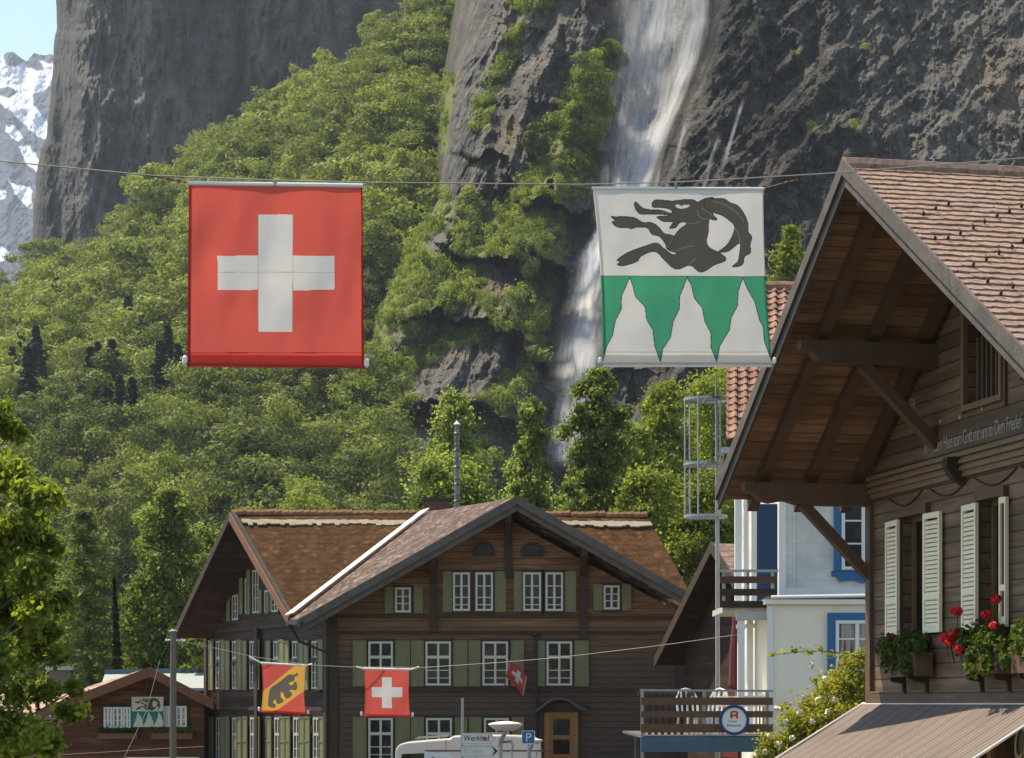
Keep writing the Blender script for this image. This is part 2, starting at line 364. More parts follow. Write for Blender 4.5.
def DS(x, y):   # depth of the mountainside behind a point
    x = np.asarray(x, float); y = np.asarray(y, float)
    m_ = sst(x - np.interp(y, YB, XB), -5, 7)
    return hill_D(x, y) * (1 - m_) + cliff_D(x, y) * m_

# far cliff
FY = [-80, 0, 30, 100, 135, 148, 180, 245, 330]; FX = [57, 56, 56, 50, 47, 41, 36, 32, 31]
us = np.linspace(0, 1, 380); vs = np.arange(-80, 331, 1.8)
U_, Vv = np.meshgrid(us, vs); xe = np.interp(Vv, FY, FX) + (fbm(Vv / 14, Vv * 0 + 3, 91) - .5) * 3
X_ = xe + U_ ** 1.2 * (640 - xe)
lf_ = .25 + .75 * sst(U_, .0, .12); D_ = 880 + 200 * np.exp(-U_ * 260) - lf_ * 30 * ridged(X_ / 60, Vv / 190, 61, 6, .55) - lf_ * 22 * (fbm(X_ / 20, Vv / 55, 65, 5, .6)) + 12 * np.exp(-((X_ - 60) / 14) ** 2)
D_ += lf_ * (ridged((X_ + Vv * .3) / 26, Vv / 60, 68, 5, .6)) * -14
t = NT('far_cliff_rock'); p = t.pos()
n1 = t.noise(t.mapping(p, (1, 1, .3)), .018, 6, .62); n2 = t.noise(t.mapping(p, (1, 1, .22)), .13, 6, .7); n3 = t.noise(p, .012, 3)
rk = t.mix(t.ramp(n1, .35, .65), (.06, .06, .055), (.13, .123, .108)); rk = t.mix(t.math('MULTIPLY', t.ramp(n3, .55, .7), .7), rk, (.15, .115, .065))
rk = t.mix(t.math('MULTIPLY', t.ramp(n2, .5, .68), .6), rk, (.025, .028, .025)); rk = t.mix(t.math('MULTIPLY', t.ramp(n2, .48, .25), .4), rk, (.15, .14, .125))
M['farrock'] = t.done(t.bsdf(rk, .9, t.bump(t.math('ADD', n2, n1), 1, 7), 0, .2))
tag(npmesh('far_cliff', W3(X_, Vv, D_).reshape(-1, 3), gridfaces(*X_.shape), M['farrock']), kind='structure')

# snow mountain far behind
def inpoly(px, py, poly):
    r = np.zeros(px.shape, bool); n = len(poly); j = n - 1
    for i in range(n):
        xi, yi = poly[i]; xj, yj = poly[j]
        c = ((yi > py) != (yj > py)) & (px < (xj - xi) * (py - yi) / ((yj - yi) if yj != yi else 1e-9) + xi); r ^= c; j = i
    return r
mx = np.arange(-420, 150, .8); SKX = [-420, -200, -60, -20, 0, 6, 14, 22, 27, 34, 44, 56, 80, 150]; SKY_ = [170, 110, 70, 62, 59, 53, 52, 59, 61, 53, 55, 55, 50, 40]
rr = np.linspace(0, 1, 330); MX, RR = np.meshgrid(mx, rr); sk = np.interp(MX, SKX, SKY_) + (fbm(MX / 5, MX * 0, 7) - .5) * 3; MY = sk + RR * (420 - sk)
MD = 4200 - 1300 * RR + (ridged((MX + MY * .8) / 40, (MY - MX * .5) / 70, 81, 6, .5) - .5) * -80 + (fbm(MX / 6, MY / 6, 85, 4, .6) - .5) * -22
wx = MX + (fbm(MX / 7, MY / 7, 87, 4) - .5) * 6; wy = MY + (fbm(MX / 7, MY / 7, 88, 4) - .5) * 6
sn = (wy < 104).astype(float)
for pl in [[(-60, 90), (14, 92), (46, 104), (56, 128), (50, 142), (36, 136), (22, 122), (10, 110), (0, 104), (-60, 100)], [(4, 124), (14, 126), (25, 140), (22, 142), (6, 134)],
           [(20, 146), (30, 146), (38, 160), (38, 172), (26, 164)], [(8, 179), (16, 184), (32, 188), (32, 210), (22, 204)], [(-4, 188), (5, 192), (4, 200), (-4, 198)], [(-30, 150), (-10, 160), (-20, 175)], [(-6, 245), (8, 248), (14, 258), (-4, 262)]]:
    sn = np.maximum(sn, inpoly(wx, wy, pl))
for pl in [[(3, 48), (22, 48), (26, 60), (16, 67), (5, 64)], [(26, 48), (62, 48), (58, 62), (40, 62), (45, 68), (36, 71), (27, 66)], [(-4, 88), (12, 87), (16, 93), (12, 98), (-4, 96)], [(32, 96), (54, 84), (60, 124), (48, 122), (34, 106)]]:
    sn = np.where(inpoly(wx, wy, pl), 0, sn)
t = NT('alpine_rock_and_snow'); p = t.pos(); sa = t.n('Attribute', attribute_name='snow').outputs['Fac']; n1 = t.noise(p, .006, 7, .7)
c = t.mix(sa, t.mix(t.ramp(n1, .4, .62), (.012, .02, .04), (.04, .055, .09)), (.50, .54, .60))
tag(npmesh('snow_mountain', W3(MX, MY, MD).reshape(-1, 3), gridfaces(*MX.shape), t.done(t.bsdf(c, .8, t.bump(n1, .5, 12), 0, .2)), attr={'snow': sn}), kind='structure')

# air
hz = MB(); hz.box((0, 0, 0), (1, 0, 0), (0, 1, 0), (0, 0, 1), (-1600, 1600), (-300, 4700), (-2, 1420))
t = NT('valley_haze'); v = t.n('VolumePrincipled'); v.inputs['Color'].default_value = (.74, .85, 1, 1); v.inputs['Density'].default_value = .00009; v.inputs['Anisotropy'].default_value = .0
t.t.links.new(v.outputs[0], t.out.inputs['Volume'])
HAZE = True
if HAZE: tag(hz.build('haze', t.m), 'thin pale blue summer haze filling the valley air', kind='stuff')

# ============================================================ VEGETATION
M['leaf_far'] = leafmat('far_leaves', (.035, .06, .015), (.27, .30, .075), .33, .05)
M['leaf_mid'] = leafmat('mid_leaves', (.09, .13, .035), (.30, .34, .115), .6, .35)
M['leaf_yel'] = leafmat('yellow_green_leaves', (.14, .175, .03), (.34, .37, .09), .55, .35)
M['leaf_near'] = leafmat('near_leaves', (.08, .12, .018), (.34, .38, .07), .55, 1.5)
M['leaf_larch'] = leafmat('larch_needles', (.08, .11, .035), (.19, .22, .08), .5, .5)
M['leaf_spruce'] = leafmat('spruce_needles', (.025, .042, .018), (.055, .08, .03), .2, .3)
M['leaf_bush'] = leafmat('ledge_bush_leaves', (.10, .14, .025), (.27, .30, .065), .45, .1)
M['bark'] = pm('bark', (.11, .09, .07), .9, .35, 4, .5, stretch=(1, 1, .4))

JIT = .42
def leafquads(cen, nor, size, shape=1.0):
    """one rhombic leaf spray per centre, roughly facing nor"""
    n = len(cen); r = RNG.normal(size=(n, 3)); nor = nor + r * JIT; nor /= np.linalg.norm(nor, axis=1, keepdims=True) + 1e-9
    a = np.cross(nor, RNG.normal(size=(n, 3))); a /= np.linalg.norm(a, axis=1, keepdims=True) + 1e-9; b = np.cross(nor, a)
    s_ = (size * RNG.uniform(.6, 1.3, n))[:, None]
    k1, k2 = a * s_, b * s_ * .62 * shape
    v = np.stack([cen - k1, cen - k2 + nor * s_ * .12, cen + k1, cen + k2 + nor * s_ * .12], 1).reshape(-1, 3)
    return v, np.arange(n * 4).reshape(-1, 4)
def crown_pts(clumps, n, shell=.45):
    """clumps: (x,y,z,rx,ry,rz); leaf centres near each clump's skin, irregular"""
    cl = np.array(clumps, float); wts = (cl[:, 3] * cl[:, 4] * cl[:, 5]) ** .67; idx = RNG.choice(len(cl), n, p=wts / wts.sum())
    d = RNG.normal(size=(n, 3)); d /= np.linalg.norm(d, axis=1, keepdims=True)
    rad = 1 - np.abs(RNG.normal(size=n)) * shell * .6
    rad = np.clip(rad, .1, 1.0) * (1 + .22 * np.sin(d[:, 0] * 5 + idx) * np.cos(d[:, 1] * 6 + idx * 2))
    c = cl[idx, :3] + d * cl[idx, 3:] * rad[:, None]
    nrm = d + np.array([0, 0, .35]); return c, nrm, idx
def mkcrown(clumps, n, size, shell=.45, stray=0):
    c, nr, idx = crown_pts(clumps, n, shell)
    if stray:
        rr_ = np.array([q[3] for q in clumps])[idx]; pick = RNG.uniform(0, 1, n) < .5; c = c + RNG.normal(size=(n, 3)) * (rr_ * stray * pick)[:, None]; nr = nr + RNG.normal(size=(n, 3)) * (pick * .5)[:, None]
    v, q = leafquads(c, nr, size)
    h = (np.sin(idx * 12.9898) * 43758.5453) % 1; rnd = np.repeat(h * .6 + RNG.uniform(0, .4, n), 4); return v, q, rnd
def round_clumps(H, R, k, base=.25, top=1.0, jag=.55, flat=1):
    out = []
    for i in range(k):
        f = (i + .5) / k; z = base + (top - base) * f; prof = math.sin(math.pi * min(1, (f * .86 + .14))) ** .6
        a = i * 2.4 + random.uniform(-.5, .5); rr_ = R * prof * random.uniform(.35, .8)
        r = R * random.uniform(.30, .5) * (1.1 - .35 * f)
        out.append((math.cos(a) * rr_, math.sin(a) * rr_, H * z, r * 1.15, r * 1.15, r * random.uniform(.6, .9) * flat))
    return out
def spruce_cr(H, R, n, size):
    f = RNG.uniform(0, 1, n) ** 1.5; lay = np.floor(f * 15) / 15; inl = f * 15 - np.floor(f * 15)
    r = R * (1 - lay) * (.55 + .45 * (1 - inl)) * np.sqrt(RNG.uniform(.15, 1, n)); a = RNG.uniform(0, 2 * math.pi, n)
    r = r * (1 + .3 * np.sin(a * 3 + lay * 40))
    z = H * (.06 + .94 * f) - r * .25
    c = np.stack([np.cos(a) * r, np.sin(a) * r, z], 1); nr = np.stack([np.cos(a) * .7, np.sin(a) * .7, np.ones(n)], 1)
    v, q = leafquads(c, nr, np.full(n, size)); return v, q, np.repeat(RNG.uniform(0, 1, n), 4)
# far tree kinds
protos = []; fine_protos = []
for k in range(6):
    H = 1.0; cl = round_clumps(1, .48, random.randint(7, 11), .2, .92)
    sb = []
    for c_ in cl:
        for _ in range(4):
            dd = RNG.normal(size=3); dd /= np.linalg.norm(dd); dd[2] = abs(dd[2]) * .9; sb.append((c_[0] + dd[0] * c_[3] * .62, c_[1] + dd[1] * c_[4] * .62, c_[2] + dd[2] * c_[5] * .62, c_[3] * .5, c_[4] * .5, c_[5] * .6))
    JIT = .3; protos.append(mkcrown(sb, 2300, .0195 + .003 * (k % 3), .28, .14)); fine_protos.append(mkcrown(sb, 4200, .0150 + .002 * (k % 3), .28, .16)); JIT = .42
sprotos = [spruce_cr(1, .2, 1800, .026) for k in range(2)]
def proto_mesh(name, pv, mat):
    v, q, r = pv; me = bpy.data.meshes.new(name); me.from_pydata(v.tolist(), [], q.tolist()); me.materials.append(mat)
    at = me.attributes.new('rnd', 'FLOAT', 'POINT'); at.data.foreach_set('value', r.astype(np.float32)); me.update(); return me
PM = [proto_mesh('broadleaf_crown', p_, M['leaf_far']) for p_ in fine_protos]
PS = [proto_mesh('spruce_crown', p_, M['leaf_spruce']) for p_ in sprotos]
# scatter over the wooded slope
pts = []
tries = 0
occ = {}
while tries < 22000:
    tries += 1
    x = random.uniform(-260, 470); yr = float(ridge_y(min(x, 470))); y = random.uniform(yr, 590)
    if x > np.interp(y, YB, XB) - 3: continue
    d = float(DS(x, y)); dens = 3.9 + 2.0 * fbm(np.array(x / 40.), np.array(y / 40.), 5)
    wxp = (x - CX) / F * d; key = (int(wxp // 5), int(d // 9), int(y // 12)); 
    if occ.get(key, 0) >= 1: continue
    pw = W3(np.array(x), np.array(y), np.array(d)); 
    ok = True
    for kx in (-1, 0, 1):
        for ky in (-1, 0, 1):
            for kz in (-1, 0, 1):
                o_ = occ.get(('p', int(x // 14) + kx, int(y // 14) + ky)); 
                if o_ and kz == 0:
                    for (ox, oy) in o_:
                        if (ox - x) ** 2 + ((oy - y) * 1.35) ** 2 < (dens * 3.0 * 400 / d) ** 2: ok = False
    if not ok: continue
    occ.setdefault(('p', int(x // 14), int(y // 14)), []).append((x, y)); pts.append((x, y, d, pw))
SPR = [(57, 335), (128, 372), (98, 425), (112, 440), (168, 415), (178, 425), (160, 432), (20, 408), (36, 415), (132, 470), (12, 425), (90, 440), (120, 452), (101, 452), (28, 445), (142, 385)]
inview = [p_ for p_ in pts if -8 < p_[0] < 475 and p_[1] > -8]
def prio(p_): return p_[2] + random.uniform(-25, 25)
inview.sort(key=prio)
near_set = inview[:255]; near_ids = set(id(p_) for p_ in near_set)
rest = [p_ for p_ in pts if id(p_) not in near_ids]
LM = [(35, 240, 'the foot of the far grey cliff'), (190, 185, 'the red flag’s upper left corner'), (188, 366, 'the red flag’s lower left corner'), (364, 368, 'the red flag’s lower right corner'),
      (440, 110, 'the round crest tree'), (165, 400, 'the tallest dark spruce'), (230, 512, 'the mossy roof’s left peak'), (430, 500, 'the mossy roof chimney'), (92, 505, 'the tip of the feathery larch'), (10, 400, 'the top of the maple'), (60, 480, 'the maple’s upper right boughs'), (160, 482, 'the top of the drooping tree'), (310, 492, 'the middle of the mossy ridge'), (120, 330, 'the spruce cluster'), (30, 320, 'the spruces at the left edge'), (375, 420, 'the rock edge under the flag wire'), (370, 300, 'the bend of the cliff edge'), (385, 470, 'the lower end of the cliff'), (275, 368, 'the red flag hem')]
used_l = {}
def slope_label(x, y, h, what):
    for q in sorted(LM, key=lambda l: (l[0] - x) ** 2 + (l[1] - y) ** 2)[:8]:
        dx, dy = x - q[0], y - q[1]; r = math.hypot(dx, dy)
        far = 'just' if r < 28 else 'a little' if r < 48 else 'some way' if r < 75 else 'well' if r < 110 else 'far'
        a = math.degrees(math.atan2(-dy, dx)) % 360; dr = ['right of', 'up and right of', 'above', 'up and left of', 'left of', 'down and left of', 'below', 'down and right of'][int((a + 22.5) // 45) % 8]
        kind = ('big' if h > 14.5 else 'small' if h < 11.5 else 'leafy') + ' green tree' if what == 'tree' else 'dark pointed spruce'
        lb = f'{kind} {far} {dr} {q[2]}'
        if lb not in used_l: break
    used_l[lb] = 1
    return lb
def where_words(x, y):
    hx = 'towards the left edge' if x < 110 else 'below the red cross flag' if (x < 370 and y > 350) else 'left of the red cross flag' if x < 190 else 'by the cliff foot' if x > 372 else 'above the red cross flag'
    return hx
for i, (x, y, d, pw) in enumerate(near_set):
    k = random.randrange(6); o = bpy.data.objects.new('slope_tree', PM[k]); COL.objects.link(o)
    h = random.choice((7.5, 9, 11, 12, 14, 17, 19)) * random.uniform(.9, 1.1) * (.72 if y < ridge_y(min(x, 470)) + 40 else 1); wd = random.uniform(.85, 1.2)
    o.location = Vector(pw) - Vector((0, 0, 1.5)); o.scale = (h * wd, h * wd, h * .95); o.rotation_euler = (0, 0, random.uniform(0, 6.28))
    tag(o, slope_label(x, y, h, 'tree'), 'tree', 'broadleaf trees on the wooded mountain slope')
for i, (x, y) in enumerate(SPR):
    d = float(DS(x, y)) - 9; pw = W3(np.array(float(x)), np.array(float(y)), np.array(d)); o = bpy.data.objects.new('slope_spruce', PS[i % 2]); COL.objects.link(o)
    h = random.uniform(15, 21); o.location = Vector(pw) - Vector((0, 0, 2)); o.scale = (h * 1.6, h * 1.6, h); o.rotation_euler = (0, 0, random.uniform(0, 6))
    tag(o, slope_label(x, y, 0, 'spruce'), 'tree', 'dark spruces on the wooded mountain slope')
def merged(name, items, label, mat):
    vs, qs, rs, b = [], [], [], 0
    for (pv, loc, sc, rot) in items:
        v, q, r = pv; c, s_ = math.cos(rot), math.sin(rot)
        vv = np.stack([(v[:, 0] * c - v[:, 1] * s_) * sc[0], (v[:, 0] * s_ + v[:, 1] * c) * sc[0], v[:, 2] * sc[1]], 1) + np.array(loc)
        vs.append(vv); qs.append(q + b); rs.append(r * .3 + random.random() * .7); b += len(v)
    return tag(npmesh(name, np.concatenate(vs), np.concatenate(qs), mat, attr={'rnd': np.concatenate(rs)}), label, kind='stuff')
items = []
for (x, y, d, pw) in rest:
    h = random.choice((7.5, 9, 11, 12, 14, 17, 20)) * random.uniform(.9, 1.1) * (.68 if y < ridge_y(min(x, 470)) + 40 else 1); items.append((protos[random.randrange(6)], np.array(pw) - [0, 0, 1.5], (h * random.uniform(.9, 1.25), h), random.uniform(0, 6)))
merged('forest', items, 'mixed green wood covering the upper mountain slope', M['leaf_far'])
# bushes on the ledges of the cliff
bush = [mkcrown([(random.uniform(-.5, .5), random.uniform(-.5, .5), random.uniform(.2, .8), .5, .5, .45) for _ in range(4)], 150, .12, .4) for k in range(5)]
fl = np.argwhere((VEG[:, 1:-1] > .45) & (mkA[:, 1:-1] > .5) & (PX[:, 1:-1] > 340) & (PX[:, 1:-1] < 1000) & (PY[:, 1:-1] > -40) & (PY[:, 1:-1] < 520))
sel = fl[RNG.choice(len(fl), 1700)]
items = []
for (i_, j_) in sel:
    pxx = PX[i_, j_ + 1]; big = 1.0 if pxx < 640 else .8
    sc = random.uniform(.5, 1.7) * big
    if random.random() < .12: sc *= 1.7
    items.append((bush[random.randrange(5)], V[i_, j_ + 1] + np.array([0, -.4, -.5]), (sc, sc * random.uniform(.9, 1.5)), random.uniform(0, 6)))
merged('cliff_shrubs', items, 'pale green shrubs and grass tufts growing on the cliff ledges', M['leaf_bush'])
# a few real trees standing on the ledges and the crest
def simple_tree(x, y, h, wd, label, mat='leaf_bush', group=None, off=4):
    d = float(DS(x, y)) - off; pw = Vector(W3(np.array(float(x)), np.array(float(y)), np.array(d)))
    r = thing('ledge_tree', pw - Vector((0, 0, 1)), label, 'tree', group)
    v, q, rn = mkcrown(round_clumps(h, wd, 14, .15, .9), 6000, .27, .45); npmesh('crown', v + np.array(r.location), q, M[mat], r, {'rnd': rn})
    m_ = MB(); m_.tube([r.location, r.location + Vector((.2, 0, h * .5)), r.location + Vector((0, 0, h * .8))], [.22, .15, .06], 6); m_.build('trunk', M['bark'], r)
for (x, y, h, wd, lb) in [(592, 118, 14, 4.8, 'tall pale green tree standing on the ledge left of the waterfall'), (610, 80, 9, 3.6, 'bushy tree nearest the top of the waterfall veil'),
                          (580, 150, 9, 4, 'round green tree below the tall one beside the falls'), (536, 150, 6, 2.6, 'small pale tree on the ledge in the middle of the cliff'),
                          (420, 45, 15, 6, 'big round tree on the crest against the rock rib'), (445, 20, 13, 5, 'dark leafy tree at the upper end of the wooded crest')]:
    simple_tree(x, y, h, wd, lb, 'leaf_far' if x < 500 else 'leaf_bush')

# trees of the village edge
def tree(name, x, ybase, d, h, R, label, mat, n=9000, leaf=.16, kind='round', k=22, base=.2, group=None, lean=0, zb=0.0, shell=.4, trunkr=.18):
    X0 = (x - CX) / F * d; root = thing(name, (X0, d, zb), label, 'tree', group); L = Vector(root.location)
    m_ = MB(); tr = [L, L + Vector((lean * .3, 0, h * .35)), L + Vector((lean * .6, 0, h * .65)), L + Vector((lean, 0, h * .93))]
    m_.tube(tr, [trunkr, trunkr * .75, trunkr * .45, trunkr * .12], 8)
    if kind == 'spruce' or kind == 'larch':
        f = RNG.uniform(0, 1, n) ** 1.25; nl = 20; lay = np.floor(f * nl) / nl; a = RNG.uniform(0, 6.283, n)
        ph = lay * 50; r = R * (1.9 if kind == 'larch' else 1) * (1 - lay) ** (.55 if kind == 'larch' else .8) * np.sqrt(RNG.uniform(.03, 1, n)) * (.72 + .34 * np.sin(a * 4 + ph) + .1 * np.sin(a * 9 + ph))
        z = h * (.1 + .9 * (lay + (f - lay) * .5)) - r * (.18 if kind == 'larch' else .3) + RNG.normal(size=n) * h * .008
        c = np.stack([np.cos(a) * r, np.sin(a) * r, z], 1) + np.array(L) + np.array([lean, 0, 0]) * (z / h)[:, None]
        v, q = leafquads(c, np.stack([np.cos(a) * .5, np.sin(a) * .5, np.ones(n)], 1), np.full(n, leaf), .5); rn = np.repeat(RNG.uniform(0, 1, n), 4)
        for i in range(22):
            f_ = .12 + .8 * i / 22; a_ = i * 2.4; rr_ = R * (1 - f_) ** .7 * .8; p0 = L + Vector((lean * f_, 0, h * f_)); m_.tube([p0, p0 + Vector((math.cos(a_) * rr_, math.sin(a_) * rr_, -rr_ * .15))], [.05, .015], 5)
    else:
        if kind == 'round': cl = round_clumps(h, R, k, base, .95)
        elif kind == 'tall':
            cl = []
            for i in range(k):
                f = ((i + .5) / k) ** .8; pr = .22 + 1.15 * (1 - f) ** .75; a_1 = i * 2.4 + random.uniform(-.6, .6); rr_ = R * pr * random.uniform(.25, .95) * (f < .96); r = R * (.2 + .26 * (1 - f)) * random.uniform(.75, 1.3)
                cl.append((math.cos(a_1) * rr_, math.sin(a_1) * rr_, h * (base + (.97 - base) * f) - r * .3, r * 1.1, r * 1.1, r * random.uniform(.7, 1.1)))
        cl = [(c_[0] + lean * c_[2] / h, c_[1], c_[2], *[q_ * (.95 if kind == 'tall' else 1.05) for q_ in c_[3:]]) for c_ in cl]
        sub = []
        for c_ in cl:
            for _ in range(5):
                dd = RNG.normal(size=3); dd /= np.linalg.norm(dd); sub.append((c_[0] + dd[0] * c_[3] * .7, c_[1] + dd[1] * c_[4] * .7, c_[2] + dd[2] * c_[5] * .7, c_[3] * .5, c_[4] * .5, c_[5] * .48))
        v, q, rn = mkcrown(sub, int(n * 1.6), leaf * .82, .7, .55); v = v + np.array(L)
        for c_ in cl:
            f_ = max(.15, c_[2] / h - .18); p0 = L + Vector((lean * f_, 0, h * f_)); pe = L + Vector(c_[:3]); m_.tube([p0, (p0 + pe) / 2 + Vector((0, 0, .1)), pe], [trunkr * .38, trunkr * .2, .02], 5)
    npmesh('crown', v, q, M[mat], root, {'rnd': rn}); m_.build('trunk', M['bark'], root, smooth=True)
    return root
def top(y, d): return CZ + (HY - y) / F * d
T = [ # x, ytop, d, halfwidth px, mat, kind, label, n, leaf
 (92, 505, 100, 36, 'leaf_larch', 'larch', 'soft feathery larch with pale green needles behind the tree at the left edge', 22000, .17),
 (160, 482, 104, 44, 'leaf_mid', 'tall', 'tall broadleaf tree with drooping sprays right of the larch', 16000, .17),
 (203, 520, 118, 30, 'leaf_mid', 'round', 'rounded tree half hidden behind the mossy roofed house gable', 9000, .18),
 (122, 575, 98, 10, 'leaf_spruce', 'spruce', 'slim dark conifer between the larch and the drooping tree', 8000, .13),
 (60, 555, 112, 34, 'leaf_mid', 'round', 'low bushy tree in shade behind the larch', 9000, .19),
 (193, 622, 92, 15, 'leaf_yel', 'round', 'small bright round bush tree beside the house corner', 5000, .13),
 (245, 500, 130, 40, 'leaf_far', 'round', 'broad tree rising behind the left ridge of the mossy roof', 9000, .22),
 (310, 492, 134, 45, 'leaf_far', 'round', 'wide tree behind the middle of the mossy roof ridge', 9000, .22),
 (375, 497, 138, 36, 'leaf_far', 'round', 'lower tree behind the roof left of the flue', 8000, .22),
 (458, 382, 118, 40, 'leaf_mid', 'tall', 'olive green tree rising behind the flue, its top ragged', 17000, .18),
 (452, 452, 98, 52, 'leaf_mid', 'round', 'rounded bright tree just behind the flue and gable peak', 15000, .17),
 (527, 388, 106, 27, 'leaf_mid', 'tall', 'slender open tree with bent trunk behind the gable peak', 10000, .17),
 (590, 356, 98, 38, 'leaf_mid', 'tall', 'tallest slender tree right of the gable peak, in front of the falls', 16000, .17),
 (640, 405, 112, 30, 'leaf_mid', 'round', 'mid green tree between the tallest tree and the yellow ones', 9000, .18),
 (664, 372, 116, 46, 'leaf_yel', 'tall', 'big yellow green tree under the white ibex flag', 17000, .19),
 (722, 360, 122, 46, 'leaf_yel', 'round', 'tree with sunny yellow green leaves behind the hoop mast', 14000, .19),
 (650, 460, 92, 46, 'leaf_yel', 'round', 'lower yellow green tree above the right end of the mossy roof', 14000, .16),
 (705, 470, 90, 40, 'leaf_yel', 'round', 'sunny bush tree behind the steep barn gable', 13000, .16),
 (785, 212, 128, 34, 'leaf_yel', 'tall', 'tree top showing between the ibex flag and the brown overhang', 14000, .2),
 (820, 262, 132, 30, 'leaf_yel', 'tall', 'lower tree top next to the brown overhang above the tiled roof', 9000, .2),
 (525, 470, 124, 40, 'leaf_mid', 'round', 'shaded tree low behind the gable peak', 9000, .2),
 (578, 475, 120, 36, 'leaf_mid', 'round', 'shaded rounded tree low behind the tallest tree', 9000, .2),
]
for (x, yt, d, hw, mt, kd, lb, n, lf) in T:
    h = top(yt, d); tree('conifer' if kd in ('larch', 'spruce') else 'broadleaf_tree', x, 0, d, h, hw / F * d * (1 if kd in ('larch', 'spruce') else 1.25), lb, mt, int(n * (1 if kd in ('larch', 'spruce') else 1.9)), lf * .72, kd, int(h * (2.8 if kd == 'tall' else 2.2)), base=.3 if h > 14 else .12, lean=random.uniform(-.5, .5))
# tree at the left edge, close to the camera
nd = 25.0
root = thing('maple_tree', ((-85 - CX) / F * nd, nd + .5, 0), 'large leafy maple at the left edge, its boughs reaching over the brown cottage roof', 'tree'); L = Vector(root.location)
blobs = [(-12, 412, 22), (12, 432, 12), (0, 470, 26), (30, 492, 22), (48, 498, 14), (15, 530, 30), (52, 545, 13), (40, 575, 22), (10, 600, 34), (55, 605, 16), (30, 640, 26), (-5, 660, 34), (45, 690, 16), (70, 712, 14), (25, 690, 20), (20, 728, 28), (50, 742, 18),
         (-30, 450, 40), (-45, 520, 50), (-50, 600, 50), (-40, 690, 50), (-80, 480, 50), (-95, 580, 60), (-90, 680, 60), (-75, 420, 45), (0, 745, 26), (-130, 450, 60), (-140, 600, 60), (5, 560, 22), (60, 655, 9), (38, 520, 14), (75, 690, 9), (30, 610, 18)]
sub = []; m_ = MB()
m_.tube([L, L + Vector((.1, 0, 2)), L + Vector((.2, 0, 4.2)), L + Vector((0, 0, 7))], [.28, .22, .16, .05], 10)
for (x, y, r) in blobs:
    dj = nd + random.uniform(-1.3, 1.3) * (1 if r < 30 else 1.5); c_ = P(x, y, dj); rw = r / F * nd
    for _ in range(9):
        dd = Vector(RNG.normal(size=3)).normalized() * rw * random.uniform(.3, .85); sub.append((c_.x + dd.x, c_.y + dd.y, c_.z + dd.z * .8, rw * .42 + .05, rw * .42 + .05, rw * .3 + .03))
    f_ = min(.9, max(.2, (c_.z - 1.2) / 7)); p0 = L + Vector((.15, 0, 7 * f_)); m_.tube([p0, (p0 * .5 + c_ * .5) + Vector((0, 0, .15)), c_], [.03, .014, .005], 6)
v, q, rn = mkcrown(sub, 44000, .05, .8, .4); npmesh('crown', v, q, M['leaf_near'], root, {'rnd': rn}); m_.build('trunk', M['bark'], root, smooth=True)
#VEGEND
# ============================================================ BUILDINGS
Zv = Vector((0, 0, 1))
def slab(mb, pts, th):   # roof plane given by its top outline, thickness straight down
    mb.prism([Vector(p) for p in pts], (0, 0, -th))
def window(parent, O, U, N, u0, u1, z0, z1, kind='cross', shut=None, frame=None, glass=None, name='window', d0=.03, label=None):
    """frame on the wall, panes behind the bars; shut: list of (u0,u1) shutter spans"""
    O, U, N = Vector(O), Vector(U).normalized(), Vector(N).normalized(); frame = frame or M['framew']; fw = .065
    m = MB(); bx = lambda a, b, c_, n0=d0, n1=d0 + .06: m.box(O, U, N, Zv, a, (n0, n1), b) if c_ is None else None
    def b(ua, ub, za, zb, n0=d0, n1=d0 + .05): m.box(O, U, N, Zv, (ua, ub), (n0, n1), (za, zb))
    b(u0, u0 + fw, z0, z1); b(u1 - fw, u1, z0, z1); b(u0 + fw, u1 - fw, z0, z0 + fw); b(u0 + fw, u1 - fw, z1 - fw, z1)
    uc = (u0 + u1) / 2; b(uc - .035, uc + .035, z0 + fw, z1 - fw, d0, d0 + .042)
    zi, za = z0 + fw, z1 - fw; tb = zi + (za - zi) * .66
    if kind == 'cross':
        b(u0 + fw, u1 - fw, tb - .045, tb + .045, d0, d0 + .046); zl = zi + (tb - zi) * .5; b(u0 + fw, u1 - fw, zl - .014, zl + .014, d0, d0 + .03); b(u0 + fw, u1 - fw, zi + .16, zi + .185, d0, d0 + .03)
    else:
        for k in range(1, 3): zz = zi + (za - zi) * k / 3; b(u0 + fw, u1 - fw, zz - .016, zz + .016, d0, d0 + .03)
        if kind == 'tall': b(u0 + fw, u1 - fw, zi + .12, zi + .15, d0, d0 + .03)
    w_ = m.build(name, frame, parent)
    g = MB(); g.box(O, U, N, Zv, (u0 + .03, u1 - .03), (d0 - .02, d0 + .012), (z0 + .03, z1 - .03)); g.build('pane', glass or M['glass'], w_)
    c_ = MB(); 
    for (ua, ub, za_, zb_) in [(u0 - .09, u0 - .002, z0 - .09, z1 + .09), (u1 + .002, u1 + .09, z0 - .09, z1 + .09), (u0 - .002, u1 + .002, z1 + .002, z1 + .09), (u0 - .002, u1 + .002, z0 - .09, z0 - .002)]:
        c_.box(O, U, N, Zv, (ua, ub), (0, d0 + .03), (za_, zb_))
    c_.build('casing', M['beam'], w_)
    for (sa, sb) in shut or []: shutter(parent, O, U, N, sa, sb, z0 - .03, z1 + .03)
    return w_
